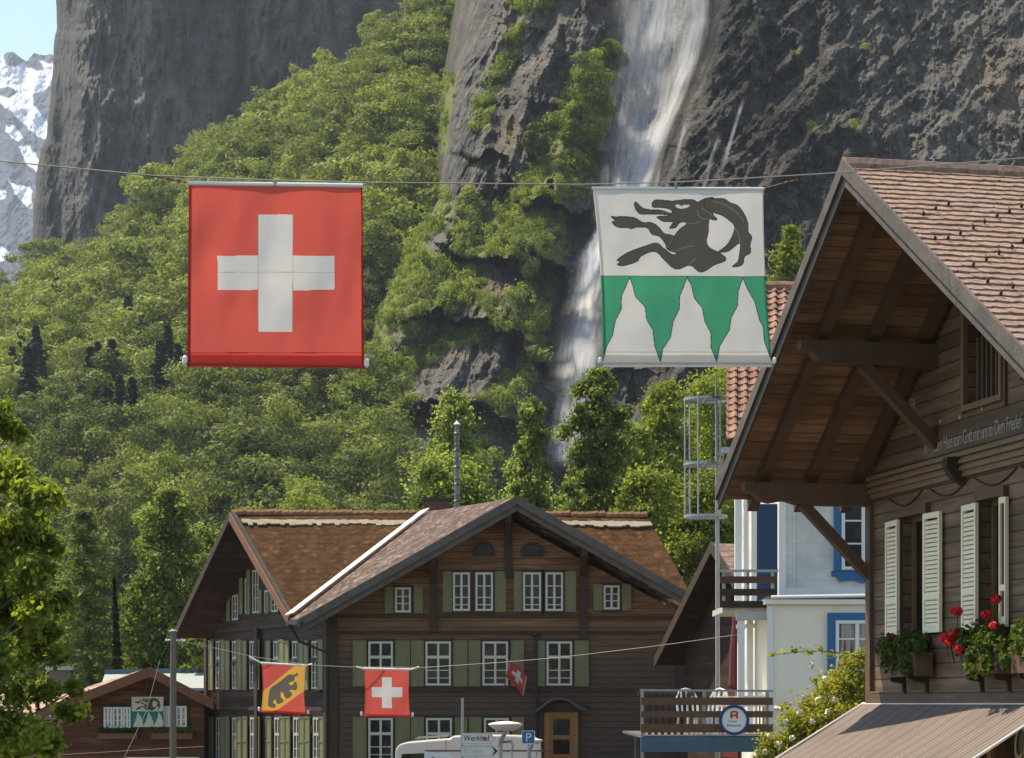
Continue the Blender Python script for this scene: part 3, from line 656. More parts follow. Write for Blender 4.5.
def shutter(parent, O, U, N, u0, u1, z0, z1, mat=None, n0=.07):
    m = MB(); O, U, N = Vector(O), Vector(U).normalized(), Vector(N).normalized()
    b = lambda ua, ub, za, zb, a, c: m.box(O, U, N, Zv, (ua, ub), (a, c), (za, zb))
    b(u0, u1, z0, z1, n0, n0 + .025); fw = .05
    b(u0, u0 + fw, z0, z1, n0 + .025, n0 + .045); b(u1 - fw, u1, z0, z1, n0 + .025, n0 + .045)
    for zz in (z0, (z0 + z1) / 2 - fw / 2, z1 - fw): b(u0 + fw, u1 - fw, zz, zz + fw, n0 + .025, n0 + .045)
    return m.build('shutter', mat or M['olive'], parent)

# ---------- big chalet with the mossy roof
D0 = 70.0; a_ = Vector((-.43, .9, 0)); X = lambda px, d=D0: (px - CX) / F * d; Zy = lambda py, d=D0: CZ + (HY - py) / F * d
P0 = Vector((X(330), D0, 0)); PR = Vector((X(684), D0, 0))
chal = thing('chalet', (0, 75, 0), 'large dark timber chalet with mossy brown roofs and olive green shutters', 'chalet')
m = MB()   # front wall with gable
poly = [P0, PR, PR + Zv * 5.8, Vector((-.47, D0, 9.02)), P0 + Zv * 6.0]; m.prism(poly, (0, .25, 0)); m.build('front_wall', M['mainwall'], chal)
m = MB(); aN = Vector((-.9, -.43, 0)).normalized(); q0 = P0 + Vector((0, .26, 0)); q1 = P0 + a_ * 12.7; qm = P0 + a_ * 6.26
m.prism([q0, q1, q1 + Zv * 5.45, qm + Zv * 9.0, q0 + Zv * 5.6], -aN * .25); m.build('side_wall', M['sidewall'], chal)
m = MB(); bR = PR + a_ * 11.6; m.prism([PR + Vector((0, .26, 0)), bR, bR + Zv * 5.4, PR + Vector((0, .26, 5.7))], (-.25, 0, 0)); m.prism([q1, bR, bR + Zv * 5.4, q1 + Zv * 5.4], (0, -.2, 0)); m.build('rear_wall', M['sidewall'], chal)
t = NT('mossy_shingle_roof'); p = t.pos(); xyz = t.sep(p)
n1 = t.noise(p, 1.3, 5, .65); n2 = t.noise(t.mapping(p, (1, 1, 1)), 6.5, 4, .7); n3 = t.noise(p, .35, 3)
n1 = t.noise(p, 2.3, 6, .75); c = t.mix(t.ramp(n1, .35, .65), (.045, .021, .008), (.108, .05, .018)); c = t.mix(t.ramp(n3, .5, .65), c, (.085, .042, .018)); n4 = t.noise(p, 3.4, 5, .8)
c = t.mix(t.math('MULTIPLY', t.ramp(n4, .62, .75), .3), c, (.30, .21, .11)); c = t.mix(t.math('MULTIPLY', t.ramp(n2, .66, .74), .7), c, (.32, .24, .14))
row = t.math('FRACT', t.math('ADD', t.math('MULTIPLY', xyz['Z'], 5.5), t.math('MULTIPLY', n2, .8))); c = t.mix(t.math('MULTIPLY', t.math('LESS_THAN', row, .2), .35), c, (.03, .014, .006)); vo = t.n('TexVoronoi'); t.put(vo.inputs['Vector'], p); vo.inputs['Scale'].default_value = 6; vs_ = t.sep(vo.outputs['Color']); c = t.mix(t.math('MULTIPLY', t.math('GREATER_THAN', vs_[0], .93), .2), c, (.24, .17, .09)); c = t.mix(t.math('MULTIPLY', t.math('LESS_THAN', vs_[1], .25), .3), c, (.035, .018, .01))
M['moss'] = t.done(t.bsdf(c, .95, t.bump(t.math('ADD', n2, t.math('MULTIPLY', row, .5)), .8, .04), 0, .1))
t = NT('red_brown_slate_roof'); p = t.pos(); xyz = t.sep(p); n1 = t.noise(p, 1.5, 4); n2 = t.noise(p, 8, 4, .7)
c = t.mix(t.ramp(n1, .35, .65), (.058, .035, .024), (.115, .072, .05)); c = t.mix(t.math('MULTIPLY', t.ramp(n2, .58, .68), .75), c, (.34, .28, .22))
vo = t.n('TexVoronoi'); t.put(vo.inputs['Vector'], t.mapping(p, (1, 1, 1.6))); vo.inputs['Scale'].default_value = 5.5; vs_ = t.sep(vo.outputs['Color']); c = t.mix(t.math('MULTIPLY', t.math('GREATER_THAN', vs_[0], .86), .5), c, (.28, .22, .18)); c = t.mix(t.math('MULTIPLY', t.math('LESS_THAN', vs_[1], .3), .6), c, (.035, .02, .016))
M['slate'] = t.done(t.bsdf(c, .8, t.bump(n2, .8, .04), 0, .2))
r1, r2 = Vector((-9.56, 75.1, 9.45)), Vector((4.65, 75.6, 9.42)); e1, e2 = Vector((-7.0, 69.75, 5.68)), Vector((6.15, 69.85, 5.62))
b1 = Vector((-12.35, 80.9, 5.55)); b2 = Vector((3.0, 81.2, 5.5))
Vl = Vector((-7.05, 69.62, 5.66)); Gb = Vector((-2.95, 75.25, 9.50)); ms = MB(); m = MB()
for pl_ in ([r1, e1, Vl, Gb], [Gb, Vector((4.75, 71.3, 6.5)), e2, r2]): slab(m, pl_, .12); slab(ms, [q - Zv * .123 for q in pl_], .04)
slab(ms, [q - Zv * .123 for q in (r1, r2, Vector((3.0, 81.2, 5.5)), Vector((-12.35, 80.9, 5.55)))], .04)
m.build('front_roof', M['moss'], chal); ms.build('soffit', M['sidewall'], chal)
m = MB(); slab(m, [r1 + Vector((0, .03, 0)), r2 + Vector((0, .03, 0)), b2, b1], .12); m.build('rear_roof', M['moss'], chal)
G = Vector((.156, 68.7, 9.42)); Gb = Vector((-2.95, 75.25, 9.53)); EL = Vector((X(300, 68.7), 68.7, Zy(622, 68.7) + .06)); ER = Vector((X(688, 68.7), 68.7, Zy(594, 68.7)))
m = MB(); m.prism([G, EL, Vl], (0, 0, -.15)); m.prism([G + Vector((0, .0, 0)), Vl, Gb], (0, 0, -.15)); m.prism([G, Gb, ER + Vector((-.9, 2.0, .1)), ER], (0, 0, -.15)); m.build('gable_roof', M['slate'], chal)
# rake boards of the front gable, doubled
for (A, B) in ((G, EL), (G, ER)):
    m = MB(); dn = Vector((0, 0, -1)); d_ = (B - A).normalized()
    m.prism([A + Vector((0, -.02, .05)), B + d_ * .1 + Vector((0, -.02, .05)), B + d_ * .1 + Vector((0, -.02, -.22)), A + Vector((0, -.02, -.22))], (0, -.07, 0))
    m.prism([A + Vector((0, .08, -.2)), B + Vector((0, .08, -.2)), B + Vector((0, .08, -.42)), A + Vector((0, .08, -.42))], (0, -.07, 0))
    m.build('rake_board', M['rake'], chal)
# rakes of the side gable
for (A, B, mm) in ((r1, e1, 'redboard'), (r1, b1, 'beam')):
    m = MB(); o_ = Vector((-.04, -.02, 0)); m.prism([A + o_ + Zv * .06, B + o_ + Zv * .06, B + o_ - Zv * .24, A + o_ - Zv * .24], (-.06, -.03, 0)); m.build('rake_board', M[mm], chal)
# valley flashing, ridge tiles with the pale strip of lichen under them
m = MB(); va, vb = Vector((-7.1, 69.58, 5.75)), Vector((-3.02, 75.0, 9.52)); cr = Vector((.30, -.06, .07)); m.prism([va + Zv * .06 - cr * .3, va + Zv * .08 + cr * .7, vb + Zv * .09 + cr * .7, vb + Zv * .07 - cr * .3], (0, 0, -.03)); m.build('valley_flashing', M['white'], chal)
m = MB()
L_ = (r2 - r1).length; u_ = (r2 - r1).normalized(); nn_ = int(L_ / .24)
for i in range(nn_):
    p_ = r1 + u_ * (i + .5) * L_ / nn_; jit = random.uniform(-.02, .02)
    m.tube([p_ - u_ * .12 + Zv * (.03 + jit), p_ + u_ * .12 + Zv * (.07 + jit)], .12, 7)
m.build('ridge_tiles', pm('ridge_tile_clay', (.26, .13, .06), .85, .5, 6, .3), chal)
lich = pm('pale_lichen', (.27, .235, .165), .9, .5, 6, .4)
fd = (e1 - r1).normalized(); fd2 = (e2 - r2).normalized()
m = MB()
un_off = .04
def pt(u, v): A = r1.lerp(e1, v); B = r2.lerp(e2, v); return A.lerp(B, u) + Vector((0, -.02, un_off))
un = (r2 - r1).cross(e1 - r1).normalized(); un = un if un.z > 0 else -un
k = 90
for i in range(k):
    u = .012 + i / k * .985; v0, v1 = .078 + random.uniform(-.006, .004), .118 + random.uniform(-.008, .016); 
    m.prism([pt(u, v0) + un * .0, pt(u + .98 / k, v0) + un * .0, pt(u + .98 / k, v1) + un * .0, pt(u, v1) + un * .0], un * .05)
m.build('lichen_strip', lich, chal)
m = MB()
for i in range(70):
    for (A, B) in ((r1, e1),):
        f_ = i / 70; p_ = A.lerp(B, f_) + Vector((.02, 0, .05)); m.box(p_, (1, 0, 0), (0, 1, 0), Zv, (-.05, .08), (-.04, .05), (0, .05 + .03 * random.random()))
m.build('verge_tiles', lich, chal)
m = MB(); m.bar(Vl + Vector((0, -.15, -.12)), EL + Vector((.1, -.1, -.1)), .16, .12); m.tube([Vl + Vector((0, -.1, -.15)), Vl + Vector((.3, .2, -.7)), Vector((P0.x - .1, D0 - .12, 4.6)), Vector((P0.x - .1, D0 - .12, 0))], .05, 8); m.build('gutter', M['dark'], chal)
# chimney and flue on the ridge
m = MB(); cx_ = X(438, 76); m.box((cx_, 75.6, 0), (1, 0, 0), (0, 1, 0), Zv, (-.45, .4), (0, .7), (8.9, 9.95)); m.mi = 1; m.box((cx_, 75.6, 0), (1, 0, 0), (0, 1, 0), Zv, (-.52, .47), (-.06, .76), (9.952, 10.05)); m.build('chimney', [pm('chimney_brick', (.12, .06, .04), .9, .3, 8, .3), M['dark']], chal)
fx = X(457, 74.3); m = MB(); m.tube([(fx, 74.3, 8.7), (fx, 74.3, Zy(425, 74.3))], [.10, .08], 10); 
for k in range(16): m.lathe((fx, 74.3, 9.2 + k * .19), [(.09, 0), (.12 - .012 * (k % 3), .05), (.09, .1)], 10)
m.build('flue', M['flue'], chal); m = MB(); m.lathe((fx, 74.3, Zy(425, 74.3)), [(.08, 0), (.12, .02), (.03, .12), (.01, .15)], 10); m.build('flue_cap', M['white'], chal)
# purlins, posts and ledges on the front
FO = Vector((0, D0, 0)); FU = Vector((1, 0, 0)); FN = Vector((0, -1, 0))
for px, ya, yb in ((508.5, 520, 578), (434, 560, 632), (583.5, 553, 640)):
    m = MB(); m.box(FO, FU, FN, Zv, (X(px) - .12, X(px) + .12), (0, .13), (Zy(yb), Zy(ya))); m.prism([Vector((X(px) - .1, D0 - .13, Zy(ya))), Vector((X(px) - .1, D0 - 1.15, Zy(ya) + .1)), Vector((X(px) - .1, D0 - 1.1, Zy(ya) - .15)), Vector((X(px) - .1, D0 - .13, Zy(ya) - .75))], (.2, 0, 0)); m.build('bracket_post', M['beam'], chal)
for (xa, xb, yy, h, dd) in ((336, 584, 618, .12, .07), (584, 682, 619, .1, .10), (336, 682, 692, .12, .06), (336, 682, 634, .10, .05)):
    m = MB(); m.box(FO, FU, FN, Zv, (X(xa), X(xb)), (0, dd), (Zy(yy), Zy(yy) + h)); m.build('ledge_board', M['beam'], chal)
for x_ in (P0.x + .1, PR.x - .1): m = MB(); m.box(FO, FU, FN, Zv, (x_ - .15, x_ + .15), (0, .09), (0, 5.7)); m.build('corner_post', M['beam'], chal)
S1 = (641.5, 685.5)
for wx_, sh in (((368.5, 393), [(353, 366.5), (395.5, 410)]), ((425.5, 451), [(411, 423.8), (453.5, 467.5)]), ((482.5, 508), [(468.6, 480.5), (511, 524)]), ((546.5, 572), [(536, 545), (574.5, 588.5)])):
    window(chal, FO, FU, FN, X(wx_[0]), X(wx_[1]), Zy(S1[1]), Zy(S1[0]), 'cross', [(X(a), X(b)) for a, b in sh])
for wx_, sh in (((368.5, 393), [(353, 366.5), (395.5, 410)]), ((426, 452), [(411, 424), (455, 467.5)]), ((484, 509), [(469, 481.5), (512, 524)])):
    window(chal, FO, FU, FN, X(wx_[0]), X(wx_[1]), Zy(762), Zy(718), 'cross', [(X(a), X(b)) for a, b in sh])
for wx_, sh in (((453, 470), [(443, 452)]), ((475.5, 493), [(495, 506)]), ((523, 541), [(514, 522)]), ((545.5, 563), [(565, 576)])):
    window(chal, FO, FU, FN, X(wx_[0]), X(wx_[1]), Zy(611), Zy(572.5), 'tall', [(X(a), X(b)) for a, b in sh])
for wx_, sh, yy in (((395, 411), [(385, 393.5), (414, 423)], (587.5, 612.5)), ((603.5, 619.5), [(593.5, 602.3), (622, 631)], (585.5, 609.5))):
    window(chal, FO, FU, FN, X(wx_[0]), X(wx_[1]), Zy(yy[1]), Zy(yy[0]), 'small', [(X(a), X(b)) for a, b in sh])
for px in (484, 532.5):   # half-round attic openings
    m = MB(); pts_ = [Vector((X(px) + .29 * math.cos(a), D0 - .02, Zy(553) + .27 * math.sin(a))) for a in np.linspace(0, math.pi, 14)]; m.prism(pts_, (0, -.05, 0)); o_ = m.build('attic_vent', M['dark'], chal)
    m = MB(); m.box(FO, FU, FN, Zv, (X(px) - .34, X(px) + .34), (.02, .12), (Zy(553) - .1, Zy(553) - .003)); 
    for i in range(12):
        a0, a1 = math.pi * i / 12, math.pi * (i + 1) / 12; q = lambda a, r: Vector((X(px) + r * math.cos(a), D0 - .03, Zy(553) + r * math.sin(a) * .95)); m.prism([q(a0, .29), q(a1, .29), q(a1, .36), q(a0, .36)], (0, -.08, 0))
    m.build('vent_surround', M['beam'], o_)
# door with arched hood
m = MB(); m.box(FO, FU, FN, Zv, (X(544.5), X(578)), (0, .10), (-.2, Zy(712.5))); dr = m.build('door', M['yellowwood'], chal, bevel=.01)
m = MB(); m.box(FO, FU, FN, Zv, (X(553), X(569.5)), (.101, .115), (Zy(735), Zy(719))); m.box(FO, FU, FN, Zv, (X(553), X(569.5)), (.101, .115), (Zy(754), Zy(739.5))); m.build('pane', M['glass'], dr)
m = MB()
for (ua, ub) in ((544.5, 549.5), (572.5, 578)): m.box(FO, FU, FN, Zv, (X(ua), X(ub)), (.101, .15), (-.2, Zy(712.5)))
for za in (712.5, 735.6, 754.5): m.box(FO, FU, FN, Zv, (X(549.5) + .002, X(572.5) - .002), (.101, .135), (Zy(za + 3.2), Zy(za)))
m.build('door_frame', M['yellowwood'], dr)
m = MB(); m.tube([(X(570.5), D0 - .16, Zy(752)), (X(570.5), D0 - .16, Zy(745))], .015, 6); m.build('handle', M['metal'], dr)
m = MB(); arc = [Vector((X(x), 0, Zy(y))) for x, y in ((536, 712), (541, 709), (547, 704), (553, 700.5), (560, 699.5), (567, 701), (573, 705), (580, 709.5), (586, 711))]
for i in range(len(arc) - 1):
    A, B = arc[i] + Vector((0, D0, 0)), arc[i + 1] + Vector((0, D0, 0)); m.prism([A, B, B + Zv * .09, A + Zv * .09], (0, -.55, 0))
m.build('door_hood', M['rake'], chal)
m = MB(); m.tube([(X(536), D0 - .12, Zy(637)), (X(536), D0 - .12, -.2)], .055, 8); m.lathe((X(536), D0 - .12, Zy(637)), [(.06, 0), (.11, .05), (.11, .12)], 10); m.build('downpipe', M['dark'], chal)
m = MB(); m.tube([(X(586), D0 - .35, Zy(708)), (X(586), D0 - .35, Zy(708) + .1)], .09, 8); m.bar((X(586), D0, Zy(707)), (X(586), D0 - .35, Zy(707)), .03, .03); m.build('wall_lamp', M['dark'], chal)
# windows on the side wall
SO = P0; SU = a_.normalized(); def_t = lambda px, off=0: None
def side_t(px):  # distance along the side wall seen at that column
    r = (px - CX) / F; return (P0.x - r * D0) / (r * a_.y - a_.x) * a_.length
for (ya, yb, cols) in ((641, 689, [(216, 222), (232, 239), (249, 257), (274, 280), (293, 299), (312, 319)]), (717.5, 765, [(216, 222), (232, 239), (250, 257), (275, 281), (294, 300), (314, 320)])):
    for ca, cb in cols:
        ta, tb = side_t(cb), side_t(ca); tm = (ta + tb) / 2; dd = D0 + a_.y * tm / a_.length; hw = .42
        window(chal, SO, SU, aN, tm - .3, tm + .3, Zy(yb, dd), Zy(ya, dd), 'cross', [(tm - .92, tm - .42), (tm + .42, tm + .92)], d0=-.02, frame=M['greyedwhite'])
for (ca, cb, ya, yb) in ((233, 238, 595, 620), (246, 251, 578, 613), (254, 258, 570, 613), (266, 270, 590, 612), (273, 277, 592, 612)):
    ta, tb = side_t(cb), side_t(ca); tm = (ta + tb) / 2; dd = D0 + a_.y * tm / a_.length
    window(chal, SO, SU, aN, tm - .33, tm + .33, Zy(yb, dd), Zy(ya, dd), 'small', [(tm + .38, tm + .7)], d0=-.02, frame=M['greyedwhite'])
m = MB()
for tt in (6.9, 12.6, .1): m.box(SO, SU, aN, Zv, (tt - .15, tt + .15), (0, .14), (0, 5.6))
for zz in (4.35, 5.55, 2.75): m.box(SO, SU, aN, Zv, (.3, 12.4), (0, .06), (zz, zz + .12))
m.build('side_frame', M['beam'], chal)

# ---------- steep barn gable right of the big chalet
Ub = Vector((.2055, -.9787, 0)); Nb = Vector((-.9787, -.2055, 0))
def gable_barn(nm, O, zr, uf, un_, zf, zn, wallu, ov, ln, label, roofm, wallm, ttl='barn'):
    r = thing(nm, (O.x, O.y, 0), label, ttl); B = lambda u, n, z: O + Ub * u + Nb * n + Zv * z
    m = MB(); slab(m, [B(0, ov, zr), B(uf, ov, zf), B(uf, -ln, zf), B(0, -ln, zr)], .14); m.build('far_roof', roofm, r)
    m = MB(); slab(m, [B(.02, ov, zr), B(un_, ov, zn), B(un_, -ln, zn), B(.02, -ln, zr)], .14); m.build('near_roof', roofm, r)
    m = MB(); ua, ub = wallu; sf = (zr - zf) / (-uf); sn_ = (zr - zn) / un_
    m.prism([B(ua, 0, 0), B(ub, 0, 0), B(ub, 0, zr - sn_ * ub - .16), B(0, 0, zr - .16), B(ua, 0, zr + sf * ua - .16)], -Nb * .2)
    m.box(O, Ub, Nb, Zv, (ua, ua + .2), (-ln + .3, -.21), (0, zr + sf * ua - .2)); m.build('wall', wallm, r)
    for (uu, zz) in ((uf, zf), (un_, zn)):
        m = MB(); m.prism([B(0, ov, zr - .143), B(uu, ov, zz - .143), B(uu, -ln, zz - .143), B(0, -ln, zr - .143)], (0, 0, -.03)); m.build('soffit', M['sidewall'], r)
        m = MB(); m.prism([B(0, ov + .01, zr + .05), B(uu, ov + .01, zz + .05), B(uu, ov + .01, zz - .25), B(0, ov + .01, zr - .25)], Nb * .06); m.build('rake_board', M['beam'], r)
    return r, B
t = NT('old_tile_roof'); p = t.pos(); xyz = t.sep(t.mapping(p, rot=(0, 0, -.207))); n1 = t.noise(p, 4, 4); 
c = t.mix(t.ramp(n1, .35, .65), (.16, .10, .08), (.30, .20, .16)); rw = t.math('FRACT', t.math('MULTIPLY', xyz['Z'], 6.5)); c = t.mix(t.math('MULTIPLY', t.math('LESS_THAN', rw, .2), .6), c, (.05, .03, .02))
M['oldtile'] = t.done(t.bsdf(c, .85, t.bump(t.math('ADD', n1, rw), .6, .03), 0, .2))
BO = Vector((5.48, 60, 0)) - Nb * .7
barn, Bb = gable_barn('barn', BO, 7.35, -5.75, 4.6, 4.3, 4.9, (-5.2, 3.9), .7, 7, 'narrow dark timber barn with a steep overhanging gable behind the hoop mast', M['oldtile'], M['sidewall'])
m = MB(); m.bar(Bb(0, .6, 7.0), Bb(0, .05, 5.6), .12, .14); m.build('brace', M['beam'], barn)
m = MB(); m.box(BO, Ub, Nb, Zv, (-1.2, .2), (0, .05), (1.5, 3.3)); m.build('door', M['pink'], barn)

# ---------- white house with blue window surrounds
wh = thing('white_house', (8, 46, 0), 'white rendered house with blue window surrounds and orange tiled roof', 'house')
HX = lambda px, d: (px - CX) / F * d
t = NT('white_board_wall'); p = t.pos(); n1 = t.noise(p, 1.5, 5); n2 = t.noise(p, 14, 3); sx = t.sep(p); fr = t.math('FRACT', t.math('MULTIPLY', sx['Z'], 4.0))
c = t.mix(t.ramp(n1, .3, .7), (.54, .53, .47), (.72, .69, .60)); c = t.mix(t.math('MULTIPLY', t.math('LESS_THAN', fr, .06), .25), c, (.3, .3, .28)); c = t.mix(t.math('MULTIPLY', t.ramp(n2, .62, .75), .25), c, (.3, .3, .25))
M['whitewall'] = t.done(t.bsdf(c, .7, t.bump(t.math('ADD', n2, fr), .15, .01), 0, .2))
M['lowwall'] = pm('sunlit_white_render', (.82, .74, .58), .8, .08, 2, .1)  # white wall tinted cream, warm sunlight put into the colour
m = MB(); m.box((0, 45, 0), (1, 0, 0), (0, 1, 0), Zv, (HX(780, 45), 13), (0, 7.5), (0, 8.5)); m.build('upper_wall', M['whitewall'], wh)
m = MB(); m.box((0, 43, 0), (1, 0, 0), (0, 1, 0), Zv, (HX(768, 43), 13), (0, 1.99), (0, 4.92)); m.build('lower_wall', M['lowwall'], wh)
m = MB(); m.box((0, 43, 0), (1, 0, 0), (0, 1, 0), Zv, (HX(764, 43), 13), (-.12, 1.98), (4.923, 5.02)); m.build('flat_roof', M['white'], wh)
m = MB(); m.box((0, 43, 0), (1, 0, 0), (0, 1, 0), Zv, (HX(770, 43), 13), (-.05, 1.97), (5.023, 5.10)); m.build('roof_sheet', M['dark'], wh)
m = MB(); m.box((0, 43, 0), (1, 0, 0), (0, 1, 0), Zv, (HX(767, 43), HX(773, 43)), (-.04, -.002), (0, 4.9)); m.box((0, 45, 0), (1, 0, 0), (0, 1, 0), Zv, (HX(779, 45), HX(786, 45)), (-.04, -.002), (5.11, 8.3)); m.box((0, 45, 0), (1, 0, 0), (0, 1, 0), Zv, (HX(786, 45) + .002, 13), (-.035, -.002), (5.11, 5.35)); m.box((0, 45, 0), (1, 0, 0), (0, 1, 0), Zv, (HX(793.5, 45), HX(794.6, 45)), (-.03, -.002), (5.36, 8.3)); m.build('corner_trim', M['white'], wh)
def bluewin(O, u0, u1, z0, z1, glass):
    w_ = window(wh, O, FU, FN, u0, u1, z0, z1, 'small', None, M['white'], glass, d0=.06)
    for ch in [c for c in bpy.data.objects if c.parent == w_ and c.name.startswith('casing')]: bpy.data.objects.remove(ch)
    m = MB(); s_ = .15
    m.box(O, FU, FN, Zv, (u0 - s_, u0 - .002), (.002, .08), (z0 - .02, z1 + s_)); m.box(O, FU, FN, Zv, (u1 + .002, u1 + s_), (.002, .08), (z0 - .02, z1 + s_)); m.box(O, FU, FN, Zv, (u0, u1), (.002, .08), (z1 + .002, z1 + s_))
    b_ = [Vector((u0 - s_ - .05, O.y - .003, z0 - .022)), Vector((u0 - s_ - .05, O.y - .003, z0 - .13)), Vector((u0 - s_ + .06, O.y - .003, z0 - .13)), Vector((u0 - s_ + .1, O.y - .003, z0 - .24)), Vector((u0 + .25, O.y - .003, z0 - .2)), Vector(((u0 + u1) / 2, O.y - .003, z0 - .27)), Vector((u1 - .25, O.y - .003, z0 - .2)), Vector((u1 + s_ - .1, O.y - .003, z0 - .24)), Vector((u1 + s_ - .06, O.y - .003, z0 - .13)), Vector((u1 + s_ + .05, O.y - .003, z0 - .13)), Vector((u1 + s_ + .05, O.y - .003, z0 - .022))]
    m.prism(b_, (0, -.06, 0)); m.build('surround', M['blue'], w_)
U45 = Vector((0, 45, 0)); U43 = Vector((0, 43, 0))
bluewin(U45, HX(841, 45), HX(884, 45), Zy(570, 45), Zy(495, 45), M['glass'])
bluewin(U43, HX(835, 43), HX(878, 43), Zy(673, 43), Zy(620.5, 43), M['curtain'])
bluewin(U43, 8.6, 9.5, Zy(673, 43), Zy(620.5, 43), M['curtain']); bluewin(U45, 9.3, 10.2, Zy(570, 45), Zy(495, 45), M['glass'])
m = MB(); m.box(U45, FU, FN, Zv, (HX(757, 45), HX(777.5, 45)), (-.06, 0), (Zy(612, 45), Zy(504, 45))); m.build('side_shutter', M['darkblue'], wh)
# gutter ends and wall brackets under the eave
m = MB(); m.tube([(HX(770, 43), 42.8, 5.06), (HX(866, 43), 42.8, 5.09), (12.9, 42.8, 5.1)], .035, 8); m.build('gutter', M['white'], wh)
# tiled roof, real pantiles in rows
rl, rr_, zr_, ze_ = 4.17, 13.2, 12.17, 8.3; yr_, ye_ = 48.6, 44.3
m = MB(); m.prism([Vector((rl + .15, ye_, ze_)), Vector((rr_, ye_, ze_)), Vector((rr_, yr_, zr_)), Vector((rl + .6, yr_, zr_))], (0, 0, -.14)); m.prism([Vector((rl + .6, yr_ + .02, zr_)), Vector((rr_, yr_ + .02, zr_)), Vector((rr_, 53.2, ze_)), Vector((rl + 1.9, 53.2, ze_))], (0, 0, -.14)); rf = m.build('roof', M['beam'], wh)
t = NT('orange_pantile'); p = t.pos(); n1 = t.noise(p, 3.3, 4); n2 = t.noise(p, 18, 3); c = t.mix(t.ramp(n1, .3, .7), (.19, .095, .06), (.33, .19, .135)); c = t.mix(t.math('MULTIPLY', t.ramp(n2, .55, .7), .5), c, (.16, .09, .06)); M['pantile'] = t.done(t.bsdf(c, .8, t.bump(n2, .3, .01), 0, .2))
m = MB(); sv = Vector((0, yr_ - ye_, zr_ - ze_)); SL = sv.length; sv.normalize(); sn2 = Vector((0, -sv.z, sv.y)); rows = 24
for j in range(rows):
    a0 = SL * j / rows; left_ = rl + .15 + .45 * j / rows; x_ = left_
    while x_ < 10.2:
        w2 = .215; base_ = Vector((x_, ye_, ze_)) + sv * a0; lift = random.uniform(-.004, .004); prof = [(0, .012), (.3, .0), (.55, .012), (.75, .05), (.95, .045)]
        lo_ = [base_ + Vector((f * w2, 0, 0)) + sn2 * (h_ + .045 + lift) for f, h_ in prof]; hi_ = [q + sv * (SL / rows + .03) - sn2 * .038 for q in lo_]
        b = len(m.v); m.v += lo_ + hi_ + [q - sn2 * .022 for q in lo_]; 
        for i in range(4): m.f.append((b + i, b + i + 1, b + 6 + i, b + 5 + i)); m.f.append((b + 10 + i, b + 11 + i, b + i + 1, b + i)); m.m += [0, 0]
        x_ += w2
m.build('roof_tiles', M['pantile'], rf)
m = MB()
for i in range(20): p_ = Vector((rl + .6 + i * .42, yr_, zr_ + .02)); m.tube([p_, p_ + Vector((.44, 0, .03))], [.13, .11], 8)
m.build('ridge_tiles', M['pantile'], rf)
m = MB(); m.box((0, 44.2, 0), (1, 0, 0), (0, 1, 0), Zv, (HX(722, 44.2), 13), (0, .12), (8.02, 8.14)); m.build('eave_gutter', M['metal'], wh)
m = MB(); m.box((0, 44.4, 0), (1, 0, 0), (0, 1, 0), Zv, (HX(724, 44.4), 5.45), (0, .5), (7.75, 8.0)); m.build('eave_board', M['beam'], wh)
# balconies on the left end: posts, floors, rails
def posts(lst, d, z0, z1, w_=.10):
    for px in lst:
        m = MB(); x_ = HX(px, d); m.box((x_, d, 0), (1, 0, 0), (0, 1, 0), Zv, (-w_ / 2, w_ / 2), (-w_ / 2, w_ / 2), (z0, z1)); m.box((x_, d, 0), (1, 0, 0), (0, 1, 0), Zv, (-w_ / 2 - .025, w_ / 2 + .025), (-w_ / 2 - .025, w_ / 2 + .025), (z1 - .16, z1 - .08)); m.build('balcony_post', M['white'], wh)
posts((738,), 45, 5.0, 7.74, .13); posts((746, 754), 46.5, 5.0, 7.74, .1)
posts((741,), 43.2, 2.36, 4.62, .13); posts((750, 758, 766), 45.0, 2.36, 4.7, .12)
m = MB(); m.box((0, 43.1, 0), (1, 0, 0), (0, 1, 0), Zv, (HX(737, 43), HX(767, 43)), (0, .14), (4.625, 4.78)); m.box((0, 43.3, 0), (1, 0, 0), (0, 1, 0), Zv, (HX(724, 43), HX(767, 43)), (0, 2.2), (4.785, 4.9)); m.build('balcony_floor', M['greyedwhite'], wh)
for k, yy in enumerate((579.5, 592, 604)):
    m = MB(); m.box((0, 43.2, 0), (1, 0, 0), (0, 1, 0), Zv, (HX(720, 43.2), HX(776, 43.2)), (0, .04), (Zy(yy + 3.6, 43.2), Zy(yy - 3.2, 43.2))); m.build('rail_board', M['beam'] if k else pm('brown_rail', (.10, .045, .025), .7, .3, 5, .2), wh)
m = MB(); m.bar((HX(717, 43.2), 43.15, Zy(571, 43.2)), (HX(778, 43.2), 43.15, Zy(571, 43.2)), .05, .05)
for px in (724, 748, 773): m.box((HX(px, 43.24), 43.26, 0), (1, 0, 0), (0, 1, 0), Zv, (-.03, .03), (0, .05), (4.9, Zy(571, 43.2)))
m.build('handrail', M['metal'], wh)

